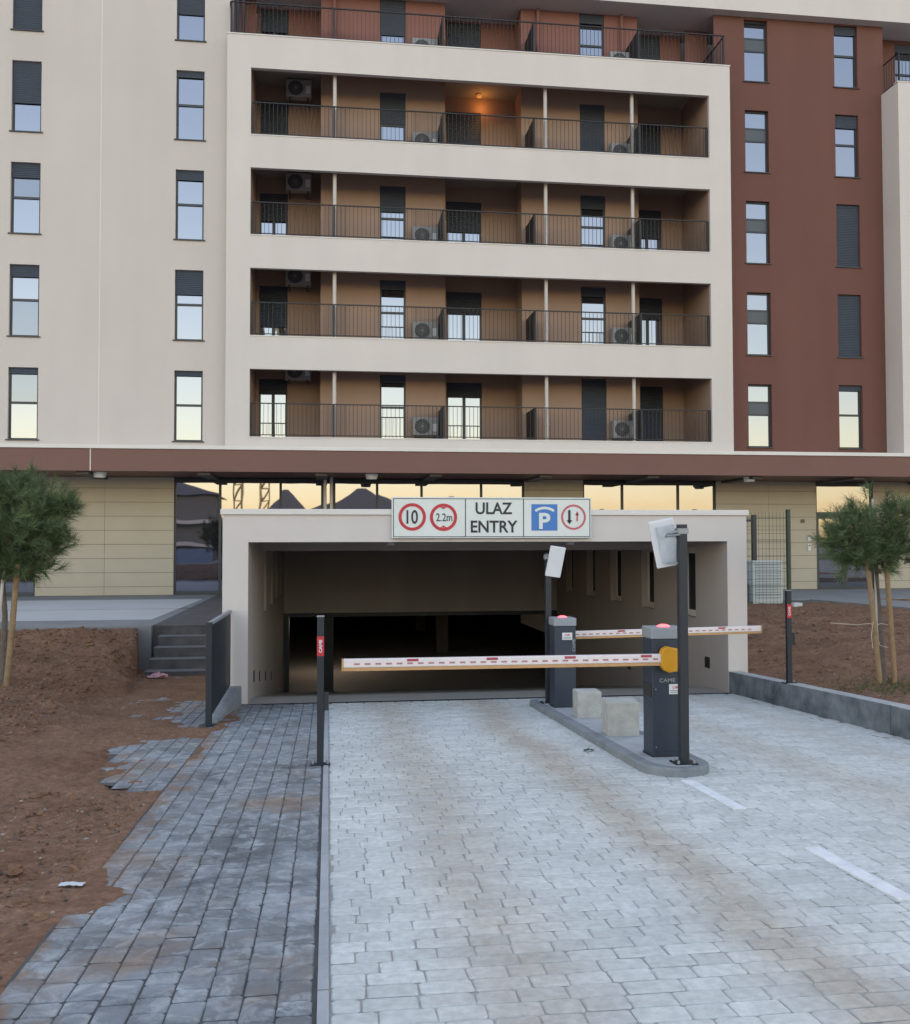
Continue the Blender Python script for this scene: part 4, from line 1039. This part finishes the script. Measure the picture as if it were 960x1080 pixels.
# ------------------------------------------------------------------ fence, cabinet, little things at the right
fe = thing('wire_fence', (9.2, 24.0, -.03), 'dark green welded wire fence with steel posts beside the garage box', 'fence')
g = MB(); zb, zt = -.02, 2.42
for x in np.arange(6.45, 12.05, .10): g.box(x-.003, x+.003, 23.997, 24.003, zb, zt)
for z_ in np.arange(.05, 2.4, .20): g.box(6.4, 12.07, 23.99, 23.996, z_-.004, z_+.004)
for z_ in (.45, 1.05, 1.65, 2.25): g.box(6.4, 12.07, 23.985, 23.9895, z_-.006, z_+.006); g.box(6.4, 12.07, 23.985, 23.9895, z_+.03, z_+.042)
g.build('wire_mesh', M['greenmetal'], fe)
for x in (12.08, 9.5, 7.0): MB().box(x-.045, x+.045, 23.96, 24.06, -.10, 2.49).build('post', M['greenmetal'], fe, bevel=.004)
fe2 = thing('gate_frame', (11.5, 26.5, 0), 'dark square post and top bar standing behind the wire fence and white cabinet', 'post')
MB().box(12.22, 12.34, 26.45, 26.57, 0, 2.42).build('post', M['dark'], fe2); MB().box(9.0, 12.22, 26.47, 26.53, 2.22, 2.29).build('bar', M['dark'], fe2)
vc = thing('equipment_cabinet', (11.75, 24.9, -.02), 'white louvred equipment cabinet standing behind the wire fence', 'cabinet')
M['vent'] = mat('vent_white', (.46, .50, .50), .6, var=.06, scale=4)
MB().box(11.40, 12.25, 24.7, 25.2, -.04, 1.12).build('casing', M['vent'], vc, bevel=.01)
g = MB()
for z_ in np.arange(.10, 1.05, .075): g.slab([(11.46,24.685,z_),(12.19,24.685,z_),(12.19,24.699,z_),(11.46,24.699,z_),(11.46,24.692,z_+.03),(12.19,24.692,z_+.03),(12.19,24.699,z_+.03),(11.46,24.699,z_+.03)])
g.build('louvre', M['ac'], vc)
tag(MB().box(11.0, 11.36, 24.9, 25.2, -.04, .50).build('green_box', M['greybox'], bevel=.01), 'small blue-green utility box left of the white louvred cabinet', 'utility box')
tag(MB().box(11.9, 12.2, 23.5, 23.72, -.06, .05, rot=.3).build('pale_stone', M['palestone'], bevel=.02), 'pale flat stone lying at the foot of the end fence post', 'stone')

# litter
def crumple(name, x, y, z, w, d, h, m, label, seed):
    rs = np.random.RandomState(seed); n = 9; xs_ = np.linspace(-w/2, w/2, n); ys_ = np.linspace(-d/2, d/2, 6); V = []; F = []
    for b in ys_:
        for a in xs_: V.append((a+rs.uniform(-1, 1)*w*.04, b+rs.uniform(-1, 1)*d*.06, h*(.15+.85*rs.rand()*(1-abs(a/w)))))
    for j in range(5):
        for i in range(n-1): q = j*n+i; F.append((q, q+1, q+n+1, q+n))
    me = bpy.data.meshes.new(name); me.from_pydata(V, [], F); me.materials.append(m)
    o = bpy.data.objects.new(name, me); C.objects.link(o); o.location = (x, y, z)
    s = o.modifiers.new('thick', 'SOLIDIFY'); s.thickness = .002
    return tag(o, label, 'litter')
crumple('crumpled_packet', -3.02, 17.75, Pf(17.75)+.02, .36, .22, .12, M['pink'], 'crumpled pink and white packet lying at the foot of the steps', 4)
o = crumple('paper_sheet', -1.40, 5.58, Pf(5.58)+.015, .13, .05, .012, M['paper'], 'small pale paper lying on the soil at the footpath edge', 5); o.rotation_euler.z = -.05
crumple('dark_scrap', 2.55, 9.25, Pf(9.25)+.006, .10, .05, .03, M['black'], 'tiny dark scrap on the road beside the island kerb', 6)

# ------------------------------------------------------------------ young pines with stakes
def needle_crown(name, clumps, parent, seed, tufts, nl=.15, per=46, wid=.0035):
    rs = np.random.RandomState(seed); V = []; F = []; T = []
    for (cx, cy, cz, rx, ry, rz_, frac) in clumps:
        for t in range(int(tufts*frac)):
            d = rs.normal(size=3); d /= np.linalg.norm(d); rr = (.25+.75*rs.rand()**.5)*(1+.28*math.sin(d[0]*5+cx*3)+.24*math.sin(d[2]*7+1+d[1]*4)); rr *= 1.32 if rs.rand() < .16 else 1
            c = np.array([cx, cy, cz])+d*rr*np.array([rx, ry, rz_])
            ax = d*.7+np.array([0, 0, .55])+rs.normal(size=3)*.25; ax /= np.linalg.norm(ax); tone = float(rs.rand())
            for k in range(per):
                v = rs.normal(size=3); v = v-ax*v.dot(ax); v /= np.linalg.norm(v)
                sp = rs.uniform(.25, 1.1); q = ax*math.cos(sp)+v*math.sin(sp); q /= np.linalg.norm(q)
                l = nl*rs.uniform(.65, 1.15); s = c+ax*rs.uniform(-.10, .08)
                w = np.cross(q, rs.normal(size=3)); w = w/np.linalg.norm(w)*wid
                e = s+q*l+np.array([0, 0, -.018*rs.rand()])
                n = len(V); V += [(s-w).tolist(), (s+w).tolist(), e.tolist()]; F.append((n, n+1, n+2)); T.append(tone*.6+.4*rs.rand())
    off = wloc(parent); V = (np.array(V)-np.array(off)).tolist()
    me = bpy.data.meshes.new(name); me.from_pydata(V, [], F); me.materials.append(M['needles'])
    at = me.attributes.new('tone', 'FLOAT', 'FACE'); at.data.foreach_set('value', T)
    o = bpy.data.objects.new(name, me); C.objects.link(o); o.parent = parent; return o
def twigs(parent, base, clumps, seed, n=26):
    rs = np.random.RandomState(seed); g = MB(); b = Vector(base)
    for (cx, cy, cz, rx, ry, rz_, fr) in clumps:
        for k in range(int(n*fr)):
            d = rs.normal(size=3); d /= np.linalg.norm(d); e = Vector((cx+d[0]*rx*.9, cy+d[1]*ry*.9, cz+d[2]*rz_*.9))
            s = Vector((cx+(b.x-cx)*.4, cy+(b.y-cy)*.4, cz-rz_*.6+rs.rand()*rz_)); m_ = (s+e)/2+Vector((0, 0, -.04)); g.tube([s, m_, e], [.016, .011, .005], 5)
    return g.build('branch', M['bark'], parent)
# right pine: base near (7.2, 11.7)
bx, by = 7.12, 11.75; bz = float(right_h(np.array(bx), np.array(by)))
pr = thing('young_pine', (bx, by, bz), 'young pine with a bushy two-lobed crown tied between wooden stakes on the right', 'tree', 'young pines')
g = MB(); g.tube([(bx+.09, by, bz-.05), (bx+.05, by, bz+.8), (bx+.02, by+.02, bz+1.5), (bx-.04, by, bz+2.0)], [.036, .03, .026, .016], 10); g.build('trunk', M['bark'], pr)
cl = [(bx-.32, by, bz+1.86, .38, .36, .32, 1.3), (bx+.24, by+.1, bz+1.90, .38, .34, .34, 1.4), (bx-.05, by, bz+1.62, .40, .34, .16, .55), (bx-.62, by, bz+1.92, .12, .14, .12, .14), (bx-.24, by, bz+2.20, .15, .15, .12, .22), (bx+.34, by, bz+2.24, .22, .2, .14, .3)]
needle_crown('crown', cl, pr, 21, 110, nl=.17, per=50); twigs(pr, (bx-.1, by, bz+1.5), cl, 5)
def stake(p0, p1, label, r=.034, m='wood'):
    return tag(MB().tube([p0, ((p0[0]+p1[0])/2+.006, (p0[1]+p1[1])/2, (p0[2]+p1[2])/2), p1], [r, r*.96, r*.9], 12).build('wooden_stake', M[m]), label, 'stake', 'stakes holding the young pines')
stake((bx-.05, by-.15, bz-.06), (bx-.24, by-.20, bz+1.62), 'yellowish wooden stake left of the trunk of the right-hand pine')
stake((bx+.17, by-.12, bz-.08), (bx+.02, by-.20, bz+1.60), 'orange wooden stake right of the trunk of the right-hand pine')
stake((bx+.17, by+.25, bz-.06), (bx+.09, by+.20, bz+2.42), 'tall thin grey pole rising above the crown of the right-hand pine', .018, 'pipe')
g = MB(); zt_ = bz+.80
g.tube([(bx-.19,by-.2,zt_-.02),(bx-.1,by-.1,zt_-.05),(bx+.02,by-.06,zt_-.02),(bx+.12,by-.18,zt_-.04)], .006, 6); g.tube([(bx-.18,by-.22,zt_+.02),(bx-.21,by-.22,zt_-.15),(bx-.19,by-.22,zt_-.32)], .005, 6)
g.tube([(bx-.75,by-.2,zt_+.01),(bx-.4,by-.2,zt_-.02),(bx-.19,by-.21,zt_)], .004, 6)
g.tube([(bx-.08,by-.1,zt_-.1),(bx-.02,by-.1,zt_-.3),(bx+.06,by-.14,zt_-.32)], .005, 6)
tag(g.build('tie_string', M['string']), 'pale string tying the right-hand pine to its two stakes', 'string')
# left pine
lx, ly = -4.68, 15.0; lz = float(left_h(np.array(lx), np.array(ly)))
pl = thing('young_pine', (lx, ly, lz), 'young pine with a dense round crown cut by the left edge of the photo', 'tree', 'young pines')
g = MB(); g.tube([(lx-.12, ly+.1, lz-.05), (lx-.1, ly+.1, lz+1.0), (lx-.2, ly+.1, lz+2.3)], [.05, .042, .025], 10); g.build('trunk', M['bark'], pl)
cl = [(lx-.25, ly+.1, lz+2.65, .62, .6, .45, 1.6), (lx+.30, ly, lz+2.55, .45, .45, .40, 1.0), (lx-.05, ly, lz+2.15, .75, .6, .32, 1.3), (lx+.78, ly, lz+2.62, .20, .2, .12, .2), (lx+.5, ly, lz+2.1, .28, .3, .2, .35), (lx-.95, ly, lz+2.4, .5, .5, .6, 1.0), (lx+.2, ly, lz+1.72, .38, .35, .16, .4), (lx-.3, ly, lz+1.70, .45, .35, .24, .6)]
needle_crown('crown', cl, pl, 33, 160, nl=.22, per=54); twigs(pl, (lx-.2, ly, lz+2.0), cl, 8)
stake((lx+.04, ly-.25, lz-.06), (lx+.16, ly-.2, lz+1.75), 'brown wooden stake right of the trunk of the left-hand pine', .045)
stake((lx-.16, ly-.28, lz-.06), (lx-.02, ly-.22, lz+1.7), 'grey pole left of the brown stake at the left-hand pine', .025, 'pipe')
stake((lx+.42, ly+.3, lz+1.9), (lx+.52, ly+.3, lz+2.98), 'thin pale pole tip sticking out of the top of the left-hand pine crown', .018, 'pipe')

# weeds near the right pine
rs = np.random.RandomState(9); V = []; F = []
for i in range(900):
    x = bx-.1+rs.normal()*.45; y = by-.45+rs.normal()*.35
    if x < 6.3: continue
    z = float(right_h(np.array(x), np.array(y))); a = rs.rand()*6.28; h = .02+.05*rs.rand(); n = len(V)
    V += [(x-.006*math.cos(a), y-.006*math.sin(a), z-.005), (x+.006*math.cos(a), y+.006*math.sin(a), z-.005), (x+.03*rs.normal(), y+.03*rs.normal(), z+h)]; F.append((n, n+1, n+2))
me = bpy.data.meshes.new('weeds'); me.from_pydata(V, [], F); me.materials.append(M['weed']); o = bpy.data.objects.new('weeds', me); C.objects.link(o)
tag(o, 'sparse low green weeds on the soil around the right-hand pine', 'weeds', kind='stuff')

# ------------------------------------------------------------------ across the street, seen mirrored in the ground-floor glass
def house(x, y, w, d, h, rh, label, band=False):
    r = thing('low_house', (x, y, 0), label, 'house', 'low houses across the street')
    wl = MB().box(x-w/2, x+w/2, y-d/2, y+d/2, -.05, h).build('wall', M['housewall'], r)
    g = MB(); a = .6; g.v += [(x-w/2-a,y-d/2-a,h),(x+w/2+a,y-d/2-a,h),(x+w/2+a,y+d/2+a,h),(x-w/2-a,y+d/2+a,h),(x-w*.06,y,h+rh),(x+w*.06,y,h+rh)]
    g.f += [(0,1,5,4),(1,2,5),(2,3,4,5),(3,0,4),(3,2,1,0)]; g.m += [0]*5; g.build('roof', M['roof'], r)
    if band:
        for z_ in (1.2, 3.4): MB().box(x-w/2-.3, x+w/2+.3, y+d/2, y+d/2+1.0, z_, z_+.35).build('balcony', M['houseband'], r)
        MB().box(x-w/2+.2, x+w/2-.2, y+d/2+1.4, y+d/2+1.5, -.05, 1.0).build('fence_panel', M['bluewall'], r)
house(-15.2, -32, 9.5, 8, 6.0, 1.6, 'low house with white balcony bands mirrored in the left shop window', True)
house(-3.3, -42, 5, 6, 4.2, 3.2, 'small hip-roofed house mirrored in the shop glass left of the paired pipes')
house(4.0, -42, 9, 7, 4.6, 2.8, 'wide hip-roofed house mirrored in the shop glass near the paired pipes')
house(12.8, -44, 5, 6, 4.6, 1.9, 'small hip-roofed house mirrored in the shop glass left of the entry sign')
house(30, -50, 14, 9, 4.0, 1.0, 'long low house behind the camera to the right')
def crane(x, y, h, label, s=1):
    r = thing('tower_crane', (x, y, 0), label, 'crane', 'tower cranes across the street')
    g = MB(); q = .45
    for a in (-q, q):
        for b in (-q, q): g.box(x+a-.07, x+a+.07, y+b-.07, y+b+.07, -.05, h)
    z_ = 0
    while z_ < h-1.6:
        for b in (-q, q):
            g.tube([(x-q, y+b, z_), (x+q, y+b, z_+1.6)], .06, 4); g.box(x-q, x+q, y+b-.05, y+b+.05, z_, z_+.1)
        z_ += 1.6
    g.build('mast', M['crane'], r)
    g = MB(); g.box(x-.5, x+.5, y-30, y+9, h, h+1.0); g.build('jib', M['crane'], r)
crane(-9.3, -45, 34, 'tower crane mast mirrored in the shop glass, the darker left one')
crane(-6.9, -52, 30, 'tower crane mast mirrored in the shop glass, the yellowish right one', -1)
